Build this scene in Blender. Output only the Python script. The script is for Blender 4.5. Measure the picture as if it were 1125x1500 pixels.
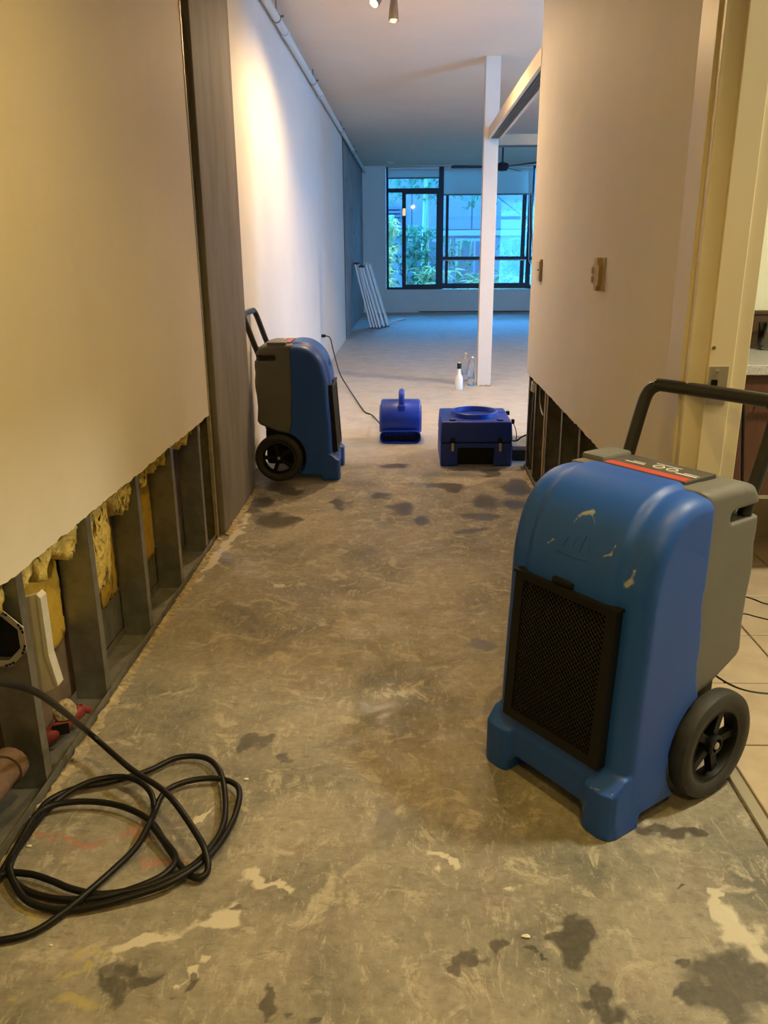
import bpy, bmesh, math, random
import numpy as np
from mathutils import Vector, Matrix
random.seed(7); rng = np.random.default_rng(7)
PI = math.pi
S = bpy.context.scene
C = S.collection
for o in list(bpy.data.objects): bpy.data.objects.remove(o)

# ------------------------------------------------------------------ camera
FPX = 1193.27
cam = bpy.data.cameras.new('camera'); cam_o = bpy.data.objects.new('camera', cam); C.objects.link(cam_o)
cam.sensor_fit = 'VERTICAL'; cam.sensor_height = 36.0; cam.lens = FPX / 1500 * 36.0
cam.clip_start = 0.02; cam.clip_end = 200
def _n(v): return v / np.linalg.norm(v)
_y = _n(np.array([(600 - 562.5) / FPX, (365 - 750) / FPX, 1.0]))         # world +Y seen from the camera (x right, y down, z ahead)
_d = np.array([(589 - 562.5) / FPX, (4451 - 750) / FPX, 1.0]); _d = _n(_d - _y * _d.dot(_y))
_z = -_d; _x = _n(np.cross(_y, _z)); _x = _x if _x[0] > 0 else -_x
Mw = np.stack([_x, _y, _z])                                               # camera vector -> world vector
HC = 1.28
R3 = Matrix([[Mw[i][0], -Mw[i][1], -Mw[i][2]] for i in range(3)])
cam_o.matrix_world = Matrix.Translation((0, 0, HC)) @ R3.to_4x4()
S.camera = cam_o
def ray(px, py): return Mw @ np.array([(px - 562.5) / FPX, (py - 750) / FPX, 1.0])
def gz(px, py, Z=0.0):
    r = ray(px, py); t = (Z - HC) / r[2]; return Vector((t * r[0], t * r[1], Z))
def gx(px, py, X):
    r = ray(px, py); t = X / r[0]; return Vector((X, t * r[1], HC + t * r[2]))
def gy(px, py, Y):
    r = ray(px, py); t = Y / r[1]; return Vector((t * r[0], Y, HC + t * r[2]))

# ------------------------------------------------------------------ world, exposure
S.view_settings.view_transform = 'Standard'; S.view_settings.look = 'None'
S.view_settings.exposure = 0.0; S.view_settings.gamma = 1.0; S.view_settings.use_curve_mapping = False
W = bpy.data.worlds.new('world'); S.world = W; W.use_nodes = True
bg = W.node_tree.nodes['Background']
bg.inputs[0].default_value = (0.06, 0.37, 1.0, 1); bg.inputs[1].default_value = 28.0
# daylight portal in the window opening (emits nothing itself)
pl = bpy.data.lights.new('window_portal', 'AREA'); pl.shape = 'RECTANGLE'; pl.size = 4.9; pl.size_y = 2.4
pl.cycles.is_portal = True
po = bpy.data.objects.new('window_portal', pl); C.objects.link(po); po.location = (1.95, 17.98, 1.66); po.rotation_euler = (-PI / 2, 0, 0)

def spot(name, loc, target, power, color, angle=100, blend=0.6, radius=0.04, parent=None):
    l = bpy.data.lights.new(name, 'SPOT'); l.energy = power; l.color = color
    l.spot_size = math.radians(angle); l.spot_blend = blend; l.shadow_soft_size = radius
    o = bpy.data.objects.new(name, l); C.objects.link(o); o.location = loc
    d = Vector(target) - Vector(loc); o.rotation_euler = d.to_track_quat('-Z', 'Y').to_euler()
    return o

# ------------------------------------------------------------------ materials
MAT = {}
def mat(name, col, rough=0.6, metal=0.0, noise=0.0, nscale=20, bump=0.0, bscale=60, spec=0.5, stretch=None, col2=None):
    m = bpy.data.materials.new(name); m.use_nodes = True; nt = m.node_tree; b = nt.nodes['Principled BSDF']
    b.inputs['Base Color'].default_value = (*col, 1); b.inputs['Roughness'].default_value = rough
    b.inputs['Metallic'].default_value = metal; b.inputs['Specular IOR Level'].default_value = spec
    tc = nt.nodes.new('ShaderNodeTexCoord'); vec = tc.outputs['Object']
    if stretch:
        mp = nt.nodes.new('ShaderNodeMapping'); mp.inputs['Scale'].default_value = stretch
        nt.links.new(vec, mp.inputs['Vector']); vec = mp.outputs['Vector']
    if noise or col2:
        n = nt.nodes.new('ShaderNodeTexNoise'); n.inputs['Scale'].default_value = nscale; n.inputs['Detail'].default_value = 6
        n.inputs['Roughness'].default_value = 0.65
        nt.links.new(vec, n.inputs['Vector'])
        r = nt.nodes.new('ShaderNodeValToRGB')
        c2 = col2 if col2 else tuple(min(1, c * (1 + noise)) for c in col)
        c1 = col if col2 else tuple(c * (1 - noise) for c in col)
        r.color_ramp.elements[0].position = 0.3; r.color_ramp.elements[1].position = 0.7
        r.color_ramp.elements[0].color = (*c1, 1); r.color_ramp.elements[1].color = (*c2, 1)
        nt.links.new(n.outputs['Fac'], r.inputs['Fac']); nt.links.new(r.outputs['Color'], b.inputs['Base Color'])
    if bump:
        n2 = nt.nodes.new('ShaderNodeTexNoise'); n2.inputs['Scale'].default_value = bscale; n2.inputs['Detail'].default_value = 4
        nt.links.new(vec, n2.inputs['Vector'])
        bp = nt.nodes.new('ShaderNodeBump'); bp.inputs['Strength'].default_value = bump; bp.inputs['Distance'].default_value = 0.004
        nt.links.new(n2.outputs['Fac'], bp.inputs['Height']); nt.links.new(bp.outputs['Normal'], b.inputs['Normal'])
    MAT[name] = m; return m
def emis(name, col, strength):
    m = bpy.data.materials.new(name); m.use_nodes = True; nt = m.node_tree; nt.nodes.clear()
    e = nt.nodes.new('ShaderNodeEmission'); e.inputs[0].default_value = (*col, 1); e.inputs[1].default_value = strength
    o = nt.nodes.new('ShaderNodeOutputMaterial'); nt.links.new(e.outputs[0], o.inputs[0]); MAT[name] = m; return m
def pane_mat(name, tint=(0.93, 0.97, 0.97)):
    m = bpy.data.materials.new(name); m.use_nodes = True; nt = m.node_tree; nt.nodes.clear()
    t = nt.nodes.new('ShaderNodeBsdfTransparent'); t.inputs[0].default_value = (*tint, 1)
    g = nt.nodes.new('ShaderNodeBsdfGlossy'); g.inputs['Roughness'].default_value = 0.02
    f = nt.nodes.new('ShaderNodeFresnel'); f.inputs[0].default_value = 1.45
    x = nt.nodes.new('ShaderNodeMixShader'); o = nt.nodes.new('ShaderNodeOutputMaterial')
    nt.links.new(f.outputs[0], x.inputs[0]); nt.links.new(t.outputs[0], x.inputs[1]); nt.links.new(g.outputs[0], x.inputs[2])
    nt.links.new(x.outputs[0], o.inputs[0]); MAT[name] = m; return m
def translucent(name, col, frac=0.5):
    m = bpy.data.materials.new(name); m.use_nodes = True; nt = m.node_tree; nt.nodes.clear()
    d = nt.nodes.new('ShaderNodeBsdfDiffuse'); d.inputs[0].default_value = (*col, 1)
    t = nt.nodes.new('ShaderNodeBsdfTranslucent'); t.inputs[0].default_value = (*col, 1)
    x = nt.nodes.new('ShaderNodeMixShader'); x.inputs[0].default_value = frac; o = nt.nodes.new('ShaderNodeOutputMaterial')
    nt.links.new(d.outputs[0], x.inputs[1]); nt.links.new(t.outputs[0], x.inputs[2]); nt.links.new(x.outputs[0], o.inputs[0])
    MAT[name] = m; return m

mat('wall_paint', (0.76, 0.71, 0.62), 0.62, noise=0.03, nscale=3, bump=0.08, bscale=120, spec=0.25)
mat('ceiling_paint', (0.86, 0.68, 0.50), 0.8, noise=0.03, nscale=2)
mat('gypsum', (0.72, 0.68, 0.58), 0.95, noise=0.1, nscale=90, bump=0.5)
mat('concrete_column', (0.150, 0.135, 0.115), 0.7, col2=(0.27, 0.25, 0.22), nscale=4, stretch=(1, 1.6, 0.35), bump=0.12, bscale=50)
mat('concrete_far', (0.30, 0.29, 0.27), 0.75, noise=0.2, nscale=3, bump=0.2)
mat('joint_dark', (0.10, 0.085, 0.04), 0.8, noise=0.3, nscale=30)
mat('bead_metal', (0.42, 0.36, 0.20), 0.45, metal=0.5, noise=0.2, nscale=40)
mat('galvanised', (0.30, 0.31, 0.30), 0.42, metal=0.85, noise=0.25, nscale=14, bump=0.05)
mat('galvanised_dull', (0.20, 0.20, 0.18), 0.6, metal=0.5, noise=0.3, nscale=18)
mat('paperboard', (0.17, 0.12, 0.085), 0.9, noise=0.35, nscale=9)
mat('fibreglass', (0.62, 0.44, 0.08), 0.95, col2=(0.80, 0.66, 0.24), nscale=26, bump=1.0, bscale=120)
mat('fibreglass_flat', (0.50, 0.33, 0.04), 0.95, noise=0.2, nscale=16, bump=0.6, bscale=150)
mat('residue', (0.36, 0.30, 0.20), 0.95, noise=0.4, nscale=40, bump=1.0, bscale=80)
mat('pvc_white', (0.62, 0.60, 0.55), 0.5, noise=0.08, nscale=30)
mat('steel_plate', (0.58, 0.57, 0.54), 0.4, metal=0.6)
mat('red_fitting', (0.20, 0.025, 0.025), 0.6, noise=0.3, nscale=40)
mat('rust', (0.11, 0.065, 0.045), 0.9, col2=(0.22, 0.14, 0.10), nscale=30, bump=0.6)
mat('black_rubber', (0.008, 0.008, 0.008), 0.42, noise=0.2, nscale=60, spec=0.3)
mat('tyre', (0.028, 0.028, 0.026), 0.6, noise=0.25, nscale=40, bump=0.15)
mat('black_plastic', (0.008, 0.008, 0.008), 0.5, spec=0.25)
mat('grille_black', (0.004, 0.004, 0.004), 0.9, spec=0.1)
mat('handle_paint', (0.016, 0.016, 0.015), 0.33, noise=0.15, nscale=40)
mat('grey_plastic', (0.145, 0.145, 0.135), 0.48, noise=0.06, nscale=14, bump=0.06, bscale=300)
mat('chrome', (0.7, 0.68, 0.6), 0.2, metal=1.0)
mat('latch_metal', (0.5, 0.47, 0.40), 0.35, metal=0.8)
mat('label_dark', (0.075, 0.072, 0.065), 0.4)
mat('label_red', (0.48, 0.065, 0.05), 0.4)
mat('label_white', (0.75, 0.73, 0.68), 0.4)
mat('blue_dark', (0.006, 0.040, 0.36), 0.42, noise=0.1, nscale=12)
mat('blue_bright', (0.010, 0.055, 0.46), 0.38, noise=0.1, nscale=12)
mat('cream_trim', (0.74, 0.66, 0.47), 0.4, noise=0.03, nscale=6)
mat('beam_brown', (0.30, 0.24, 0.15), 0.7, noise=0.1, nscale=5)
mat('track_dark', (0.06, 0.06, 0.055), 0.45, metal=0.4)
mat('post_paint', (0.66, 0.55, 0.42), 0.5, noise=0.03, nscale=5)
mat('pipe_white', (0.72, 0.70, 0.66), 0.45)
mat('fixture_metal', (0.32, 0.27, 0.21), 0.3, metal=0.9)
mat('frame_dark', (0.008, 0.010, 0.018), 0.5)
mat('switch_plate', (0.66, 0.60, 0.50), 0.45)
mat('tan_box', (0.50, 0.38, 0.20), 0.6, noise=0.1, nscale=50)
mat('dirt_smudge', (0.50, 0.42, 0.30), 0.7)
mat('cabinet_wood', (0.075, 0.030, 0.017), 0.42, col2=(0.11, 0.045, 0.025), nscale=12, stretch=(6, 6, 0.6))
mat('splash_wood', (0.085, 0.045, 0.022), 0.45, noise=0.12, nscale=10)
mat('granite', (0.34, 0.33, 0.30), 0.22, col2=(0.62, 0.61, 0.57), nscale=160)
mat('bath_paint', (0.78, 0.80, 0.64), 0.6)
mat('tile_stone', (0.42, 0.33, 0.22), 0.42, col2=(0.58, 0.47, 0.34), nscale=7, bump=0.35, bscale=26)
mat('tile_wall', (0.22, 0.16, 0.09), 0.5, col2=(0.36, 0.27, 0.16), nscale=9)
mat('grout', (0.28, 0.22, 0.15), 0.9)
mat('strip_metal', (0.50, 0.45, 0.36), 0.35, metal=0.7)
mat('board_white', (0.80, 0.78, 0.72), 0.5)
mat('board_dark', (0.03, 0.03, 0.03), 0.6)
mat('spray_white', (0.80, 0.76, 0.66), 0.45)
translucent('blind_fabric', (0.66, 0.66, 0.60), 0.38)
pane_mat('pane_glass'); 
mat('facade_wall', (0.075, 0.066, 0.07), 0.9, noise=0.12, nscale=1.5)
mat('facade_dark', (0.028, 0.022, 0.03), 0.5)
mat('facade_trim', (0.105, 0.10, 0.10), 0.8)
mat('bamboo_stalk', (0.16, 0.20, 0.08), 0.5)
mat('bounce_paving', (0.52, 0.50, 0.46), 0.95, noise=0.3)  # unseen outdoor paving, made pale to bounce daylight up to the ceiling
translucent('leaf_light', (0.32, 0.30, 0.13), 0.45); translucent('leaf_mid', (0.08, 0.17, 0.095), 0.4); translucent('leaf_pale', (0.60, 0.42, 0.16), 0.45)
def glass(name, col, rough=0.0, ior=1.45):
    m = mat(name, col, rough); b = m.node_tree.nodes['Principled BSDF']
    b.inputs['Transmission Weight'].default_value = 1.0; b.inputs['IOR'].default_value = ior; return m
glass('clear_glass', (0.95, 0.97, 0.97)); glass('blue_glass', (0.12, 0.65, 0.95)); glass('bottle_plastic', (0.86, 0.90, 0.97), 0.05, 1.3)
emis('bulb_warm', (1.0, 0.80, 0.52), 14.0)
emis('bulb_bath', (1.0, 0.93, 0.72), 8.0)

def blue_shell_mat():
    m = mat('blue_shell', (0.006, 0.075, 0.30), 0.46, bump=0.05, bscale=220); nt = m.node_tree; b = nt.nodes['Principled BSDF']
    tc = nt.nodes.new('ShaderNodeTexCoord')
    at = nt.nodes.new('ShaderNodeAttribute'); at.attribute_name = 'scuff'
    n = nt.nodes.new('ShaderNodeTexNoise'); n.inputs['Scale'].default_value = 55; n.inputs['Detail'].default_value = 6
    nt.links.new(tc.outputs['Object'], n.inputs['Vector'])
    a = nt.nodes.new('ShaderNodeMath'); a.operation = 'MULTIPLY_ADD'; a.inputs[1].default_value = 1.5; a.inputs[2].default_value = -0.78
    nt.links.new(n.outputs['Fac'], a.inputs[0])
    s = nt.nodes.new('ShaderNodeMath'); s.operation = 'ADD'; nt.links.new(at.outputs['Fac'], s.inputs[0]); nt.links.new(a.outputs[0], s.inputs[1])
    r = nt.nodes.new('ShaderNodeMapRange'); r.inputs['From Min'].default_value = 0.45; r.inputs['From Max'].default_value = 0.85
    nt.links.new(s.outputs[0], r.inputs['Value'])
    n2 = nt.nodes.new('ShaderNodeTexNoise'); n2.inputs['Scale'].default_value = 5; n2.inputs['Detail'].default_value = 8
    nt.links.new(tc.outputs['Object'], n2.inputs['Vector'])
    base = nt.nodes.new('ShaderNodeMix'); base.data_type = 'RGBA'
    base.inputs['A'].default_value = (0.008, 0.072, 0.40, 1); base.inputs['B'].default_value = (0.013, 0.097, 0.47, 1)
    nt.links.new(n2.outputs['Fac'], base.inputs['Factor'])
    mx = nt.nodes.new('ShaderNodeMix'); mx.data_type = 'RGBA'; mx.inputs['B'].default_value = (0.33, 0.35, 0.37, 1)
    nt.links.new(r.outputs[0], mx.inputs['Factor']); nt.links.new(base.outputs['Result'], mx.inputs['A'])
    nt.links.new(mx.outputs['Result'], b.inputs['Base Color'])
blue_shell_mat()

# ------------------------------------------------------------------ helpers
def tag(o, label=None, cat=None, group=None, kind=None):
    if label: o['label'] = label
    if cat: o['category'] = cat
    if group: o['group'] = group
    if kind: o['kind'] = kind
    return o
def link(name, me, m=None, parent=None):
    o = bpy.data.objects.new(name, me); C.objects.link(o)
    if m is not None and not me.materials: me.materials.append(MAT[m])
    if parent: o.parent = parent
    return o
def empty(name, loc=(0, 0, 0), rz=0):
    o = bpy.data.objects.new(name, None); C.objects.link(o); o.location = loc; o.rotation_euler = (0, 0, rz); o.empty_display_size = 0.1; return o
class G:
    def __init__(s): s.bm = bmesh.new()
    def box(s, x0, x1, y0, y1, z0, z1, rot=None, bev=0, seg=2):
        vs = [s.bm.verts.new((x, y, z)) for x in (x0, x1) for y in (y0, y1) for z in (z0, z1)]
        idx = [(0, 1, 3, 2), (4, 6, 7, 5), (0, 4, 5, 1), (2, 3, 7, 6), (0, 2, 6, 4), (1, 5, 7, 3)]
        fs = [s.bm.faces.new([vs[i] for i in f]) for f in idx]
        if rot is not None:
            for v in vs: v.co = rot @ v.co
        if bev:
            es = list({e for f in fs for e in f.edges})
            bmesh.ops.bevel(s.bm, geom=es, offset=bev, segments=seg, profile=0.5, affect='EDGES')
        return s
    def tube(s, pts, r, seg=10, close=False, smooth=0, caps=True):
        P = [Vector(p) for p in pts]
        if smooth: P = catmull(P, smooth)
        n = len(P); rs = r if isinstance(r, (list, tuple)) else [r] * n
        t0 = (P[1] - P[0]).normalized(); up = Vector((0, 0, 1)) if abs(t0.z) < 0.9 else Vector((1, 0, 0))
        nrm = t0.cross(up).normalized(); rings = []
        for i in range(n):
            t = (P[min(i + 1, n - 1)] - P[max(i - 1, 0)])
            t = t.normalized() if t.length > 1e-9 else t0
            nrm = (nrm - t * nrm.dot(t)); nrm = nrm.normalized() if nrm.length > 1e-6 else t.orthogonal().normalized()
            b = t.cross(nrm)
            rings.append([s.bm.verts.new(P[i] + (nrm * math.cos(2 * PI * k / seg) + b * math.sin(2 * PI * k / seg)) * rs[i]) for k in range(seg)])
        for a, b in zip(rings, rings[1:]):
            for k in range(seg): s.bm.faces.new((a[k], a[(k + 1) % seg], b[(k + 1) % seg], b[k]))
        if caps: s.bm.faces.new(rings[0][::-1]); s.bm.faces.new(rings[-1])
        return s
    def lathe(s, prof, seg=24, M=None, closed=False):
        rings = []
        for (r, z) in prof:
            if r < 1e-6: rings.append([s.bm.verts.new((0, 0, z))])
            else: rings.append([s.bm.verts.new((r * math.cos(2 * PI * k / seg), r * math.sin(2 * PI * k / seg), z)) for k in range(seg)])
        prs = list(zip(rings, rings[1:])) + ([(rings[-1], rings[0])] if closed else [])
        for a, b in prs:
            for k in range(seg):
                k2 = (k + 1) % seg
                if len(a) == 1 and len(b) == 1: continue
                if len(a) == 1: s.bm.faces.new((a[0], b[k], b[k2]))
                elif len(b) == 1: s.bm.faces.new((a[k2], a[k], b[0]))
                else: s.bm.faces.new((a[k], b[k], b[k2], a[k2]))
        if M is not None:
            for rg in rings:
                for v in rg: v.co = M @ v.co
        return s
    def prism(s, poly, fn):          # poly: list of 2d pts, fn(p, side)->3d for side 0/1
        a = [s.bm.verts.new(fn(p, 0)) for p in poly]; b = [s.bm.verts.new(fn(p, 1)) for p in poly]
        s.bm.faces.new(a); s.bm.faces.new(b[::-1]); n = len(poly)
        for i in range(n): s.bm.faces.new((a[i], b[i], b[(i + 1) % n], a[(i + 1) % n]))
        return s
    def mesh(s, name, m=None, smooth=False):
        bmesh.ops.recalc_face_normals(s.bm, faces=s.bm.faces)
        me = bpy.data.meshes.new(name); s.bm.to_mesh(me); s.bm.free()
        if m: me.materials.append(MAT[m])
        if smooth:
            me.polygons.foreach_set('use_smooth', [True] * len(me.polygons))
            if smooth != 'all':
                me.set_sharp_from_angle(angle=math.radians(38))
        return me
    def obj(s, name, m, parent=None, smooth=False): return link(name, s.mesh(name, m, smooth), None, parent)
def catmull(P, k):
    out = []; n = len(P)
    for i in range(n - 1):
        p0, p1, p2, p3 = P[max(i - 1, 0)], P[i], P[i + 1], P[min(i + 2, n - 1)]
        for j in range(k):
            t = j / k
            out.append(0.5 * ((2 * p1) + (p2 - p0) * t + (2 * p0 - 5 * p1 + 4 * p2 - p3) * t * t + (3 * p1 - p0 - 3 * p2 + p3) * t ** 3))
    out.append(P[-1]); return out
def rotx(a): return Matrix.Rotation(a, 4, 'X')
def roty(a): return Matrix.Rotation(a, 4, 'Y')
def TR(x, y, z): return Matrix.Translation((x, y, z))
def struct(o): o['kind'] = 'structure'; return o
def copy_tree(o, parent=None):
    c = o.copy(); C.objects.link(c); c.parent = parent
    for ch in list(o.children): copy_tree(ch, c)
    return c
def apply_mods(o):
    dg = bpy.context.evaluated_depsgraph_get(); me = bpy.data.meshes.new_from_object(o.evaluated_get(dg))
    old = o.data; o.modifiers.clear(); o.data = me; bpy.data.meshes.remove(old); return o
def boolean(o, cutters):
    for c in cutters:
        md = o.modifiers.new('b', 'BOOLEAN'); md.operation = 'DIFFERENCE'; md.object = c; md.solver = 'EXACT'
    apply_mods(o)
    for c in cutters: bpy.data.objects.remove(c)
def remesh(o, vox, it=4):
    md = o.modifiers.new('r', 'REMESH'); md.mode = 'VOXEL'; md.voxel_size = vox; md.use_smooth_shade = True
    sm = o.modifiers.new('s', 'SMOOTH'); sm.factor = 0.5; sm.iterations = it
    apply_mods(o); o.data.polygons.foreach_set('use_smooth', [True] * len(o.data.polygons))

XL, XFL, XR, ZC, YW = -0.885, -0.945, 0.70, 2.88, 17.75

# ------------------------------------------------------------------ structure: floor
def field_noise(x, y, seed, sc):
    r = np.random.default_rng(seed); out = np.zeros_like(x); a = 1.0; tot = 0
    for o_ in range(4):
        n = 64; g = r.random((n, n)); fx = (x * sc) % n; fy = (y * sc) % n
        i = np.floor(fx).astype(int); j = np.floor(fy).astype(int); u = fx - i; v = fy - j
        u = u * u * (3 - 2 * u); v = v * v * (3 - 2 * v); i %= n; j %= n; i1 = (i + 1) % n; j1 = (j + 1) % n
        out += a * (g[i, j] * (1 - u) * (1 - v) + g[i1, j] * u * (1 - v) + g[i, j1] * (1 - u) * v + g[i1, j1] * u * v)
        tot += a; a *= 0.5; sc *= 2.1
    return out / tot
# stains, plus a painted light patch in cream, as (pixel x, pixel y, pixel half width, pixel half height, tilt) -> metres on the floor
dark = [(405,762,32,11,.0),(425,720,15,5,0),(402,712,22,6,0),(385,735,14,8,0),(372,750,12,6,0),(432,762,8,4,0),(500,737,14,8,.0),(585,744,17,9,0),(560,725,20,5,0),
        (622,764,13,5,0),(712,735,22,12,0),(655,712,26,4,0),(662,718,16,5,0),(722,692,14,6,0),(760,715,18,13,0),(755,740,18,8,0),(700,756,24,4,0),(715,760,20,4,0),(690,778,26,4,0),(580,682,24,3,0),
        (712,943,26,8,0),(555,1040,20,9,0),(377,1088,16,10,0),(485,1094,36,7,-.25),(425,1112,10,10,0),(572,1200,24,26,0),(575,1183,8,16,0),(735,1380,12,18,0),(690,1412,18,10,0),(825,1375,20,45,-.45),(797,1352,10,9,0),(780,1395,12,7,0),
        (960,1222,36,12,0),(1010,1225,20,8,0),(880,1455,18,14,0),(1000,1412,14,8,0),(170,1437,22,24,.3),(205,1420,20,12,0),(270,1445,22,7,-.3),(395,1475,16,12,0),(430,1478,10,7,0),
        (1080,1470,55,34,.0),(1045,1420,42,34,.0),(1030,1475,20,14,0),(355,1330,24,6,-.4),(1010,1310,20,6,0),(880,1480,60,14,0)]
cream = [(300,1345,60,14,-.42),(215,1385,52,13,-.3),(365,1285,22,18,.4),(395,1300,28,5,.1),(1085,1370,40,30,.2),(1065,1325,12,34,.2),(1105,1400,30,24,0),(300,1190,20,4,-.6),(285,1420,6,22,.4),(335,790,60,8,-.9),(410,855,22,3,0),(640,1260,30,6,0),(760,1300,22,7,0)]  # lower right entries paint the bathroom light spilling through the doorway
paint = [(120,1225,110,6,0.03),(250,1262,40,6,0.03),(150,1390,60,6,0),(120,1410,50,6,.1),(100,1470,40,18,.5),(15,1475,18,10,0),(60,1330,30,25,.6)]
def blob_field(X, Y, lst, amp_seed):
    wx_ = (field_noise(X + 11, Y + amp_seed, 21 + amp_seed, 14.0) - .5) * .11 + (field_noise(X, Y + 5, 31, 45.0) - .5) * .035; wy_ = (field_noise(X + 3, Y + 9, 41 + amp_seed, 14.0) - .5) * .13 + (field_noise(X + 8, Y, 51, 45.0) - .5) * .035
    X = X + wx_; Y = Y + wy_; F = np.zeros_like(X)
    for (px, py, hw, hh, tl) in lst:
        c = gz(px, py); ex = gz(px + hw * math.cos(tl), py + hw * math.sin(tl)) - c; ey = gz(px - hh * math.sin(tl), py + hh * math.cos(tl)) - c
        A = np.array([[ex.x, ey.x], [ex.y, ey.y]]); iA = np.linalg.inv(A)
        dx = X - c.x; dy = Y - c.y; a = iA[0, 0] * dx + iA[0, 1] * dy; b = iA[1, 0] * dx + iA[1, 1] * dy
        F = np.maximum(F, 1.0 - 0.5 * np.sqrt(a * a + b * b))      # 0.5 on the outline
    return np.clip(F, 0, 1)
def make_floor():
    xs = np.concatenate([np.arange(-0.885, 0.815, 0.0085), [0.815]]); ys = np.concatenate([np.arange(0.85, 2.4, 0.0085), np.arange(2.4, 5.4, 0.018), [5.4]])
    Xg, Yg = np.meshgrid(xs, ys); nx, ny = len(xs), len(ys)
    V = np.stack([Xg.ravel(), Yg.ravel(), np.zeros(Xg.size)], 1)
    idx = np.arange(nx * ny).reshape(ny, nx)
    Fc = np.stack([idx[:-1, :-1].ravel(), idx[:-1, 1:].ravel(), idx[1:, 1:].ravel(), idx[1:, :-1].ravel()], 1)
    n0 = len(V)
    extra = [(-1.05, 0.85), (-1.05, -3.0), (0.815, -3.0), (0.815, 0.85), (-0.885, 0.85), (-0.885, 5.4), (-1.05, 5.4), (0.815, 5.4), (5.0, 5.4), (5.0, 17.95), (-1.05, 17.95), (0.815, 4.3), (5.0, 4.3)]
    V2 = np.array([(x, y, 0) for x, y in extra], float)
    f2 = [(1, 2, 3, 4, 0), (0, 4, 5, 6), (6, 5, 7, 8, 9, 10), (11, 12, 8, 7)]
    me = bpy.data.meshes.new('floor'); me.from_pydata(np.concatenate([V, V2]).tolist(), [], Fc.tolist() + [tuple(n0 + i for i in f) for f in f2]); me.update()
    nz = field_noise(Xg + 3, Yg + 1, 5, 9.0) - 0.5
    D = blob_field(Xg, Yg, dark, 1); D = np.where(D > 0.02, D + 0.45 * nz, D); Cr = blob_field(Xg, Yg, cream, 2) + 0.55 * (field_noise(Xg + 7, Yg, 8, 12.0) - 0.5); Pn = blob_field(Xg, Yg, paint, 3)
    col = np.zeros((n0 + len(V2), 4)); col[:n0, 0] = np.clip(D, 0, 1).ravel(); col[:n0, 1] = np.clip(Cr, 0, 1).ravel(); col[:n0, 2] = Pn.ravel(); col[:, 3] = 1
    at = me.attributes.new('stain_and_light', 'FLOAT_COLOR', 'POINT'); at.data.foreach_set('color', col.ravel())
    m = bpy.data.materials.new('bare_concrete'); m.use_nodes = True; nt = m.node_tree; b = nt.nodes['Principled BSDF']; L = nt.links.new; N = nt.nodes.new
    tc = N('ShaderNodeTexCoord'); P = tc.outputs['Object']
    def noise(sc, det=6, rough=0.6, dist=0.0, vec=P):
        n = N('ShaderNodeTexNoise'); n.inputs['Scale'].default_value = sc; n.inputs['Detail'].default_value = det; n.inputs['Roughness'].default_value = rough; n.inputs['Distortion'].default_value = dist
        L(vec, n.inputs['Vector']); return n.outputs['Fac']
    def ramp(src, stops):
        r = N('ShaderNodeValToRGB'); e = r.color_ramp.elements
        while len(e) < len(stops): e.new(0.5)
        for i, (p, c) in enumerate(stops): e[i].position = p; e[i].color = (*c, 1)
        L(src, r.inputs['Fac']); return r.outputs['Color']
    def mixc(f, a, bb, blend='MIX'):
        x = N('ShaderNodeMix'); x.data_type = 'RGBA'; x.blend_type = blend
        for s_, v in (('Factor', f), ('A', a), ('B', bb)):
            if isinstance(v, (int, float)): x.inputs[s_].default_value = v
            elif isinstance(v, tuple): x.inputs[s_].default_value = (*v, 1)
            else: L(v, x.inputs[s_])
        return x.outputs['Result']
    def rng_(src, a, bb, lo=0, hi=1):
        r = N('ShaderNodeMapRange'); r.inputs['From Min'].default_value = a; r.inputs['From Max'].default_value = bb; r.inputs['To Min'].default_value = lo; r.inputs['To Max'].default_value = hi
        L(src, r.inputs['Value']); return r.outputs[0]
    def math_(op, a, bb):
        x = N('ShaderNodeMath'); x.operation = op
        for i, v in enumerate((a, bb)):
            if isinstance(v, (int, float)): x.inputs[i].default_value = v
            else: L(v, x.inputs[i])
        return x.outputs[0]
    base = ramp(noise(2.6, 8, 0.65, 0.6), [(0.34, (0.17, 0.165, 0.14)), (0.47, (0.28, 0.26, 0.21)), (0.62, (0.39, 0.355, 0.285)), (0.8, (0.30, 0.265, 0.225))])
    base = mixc(rng_(noise(4.2, 6, 0.7, 1.2), 0.54, 0.66, 0, 0.55), base, (0.30, 0.235, 0.20))
    base = mixc(rng_(noise(7.0, 8, 0.75, 1.5), 0.535, 0.61, 0, 0.85), base, (0.50, 0.455, 0.36))
    mp = N('ShaderNodeMapping'); mp.inputs['Scale'].default_value = (9, 2.5, 1); mp.inputs['Rotation'].default_value = (0, 0, 0.5); L(P, mp.inputs['Vector'])
    base = mixc(rng_(noise(6.0, 8, 0.8, 0.8, mp.outputs[0]), 0.55, 0.62, 0, 0.6), base, (0.53, 0.48, 0.38))
    mp2 = N('ShaderNodeMapping'); mp2.inputs['Scale'].default_value = (3, 10, 1); mp2.inputs['Rotation'].default_value = (0, 0, 0.35); L(P, mp2.inputs['Vector'])
    base = mixc(rng_(noise(7.0, 8, 0.8, 0.4, mp2.outputs[0]), 0.55, 0.64, 0, 0.6), base, (0.17, 0.16, 0.14))
    base = mixc(rng_(noise(38, 5, 0.7), 0.3, 0.75, 0.0, 0.55), base, base, 'MULTIPLY')
    vo = N('ShaderNodeTexVoronoi'); vo.inputs['Scale'].default_value = 24; L(P, vo.inputs['Vector'])
    base = mixc(rng_(vo.outputs['Distance'], 0.07, 0.04, 0, 0.5), base, (0.58, 0.54, 0.44))
    # far part of the flat is paler, in uneven patches
    sp = N('ShaderNodeSeparateXYZ'); L(P, sp.inputs[0])
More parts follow.
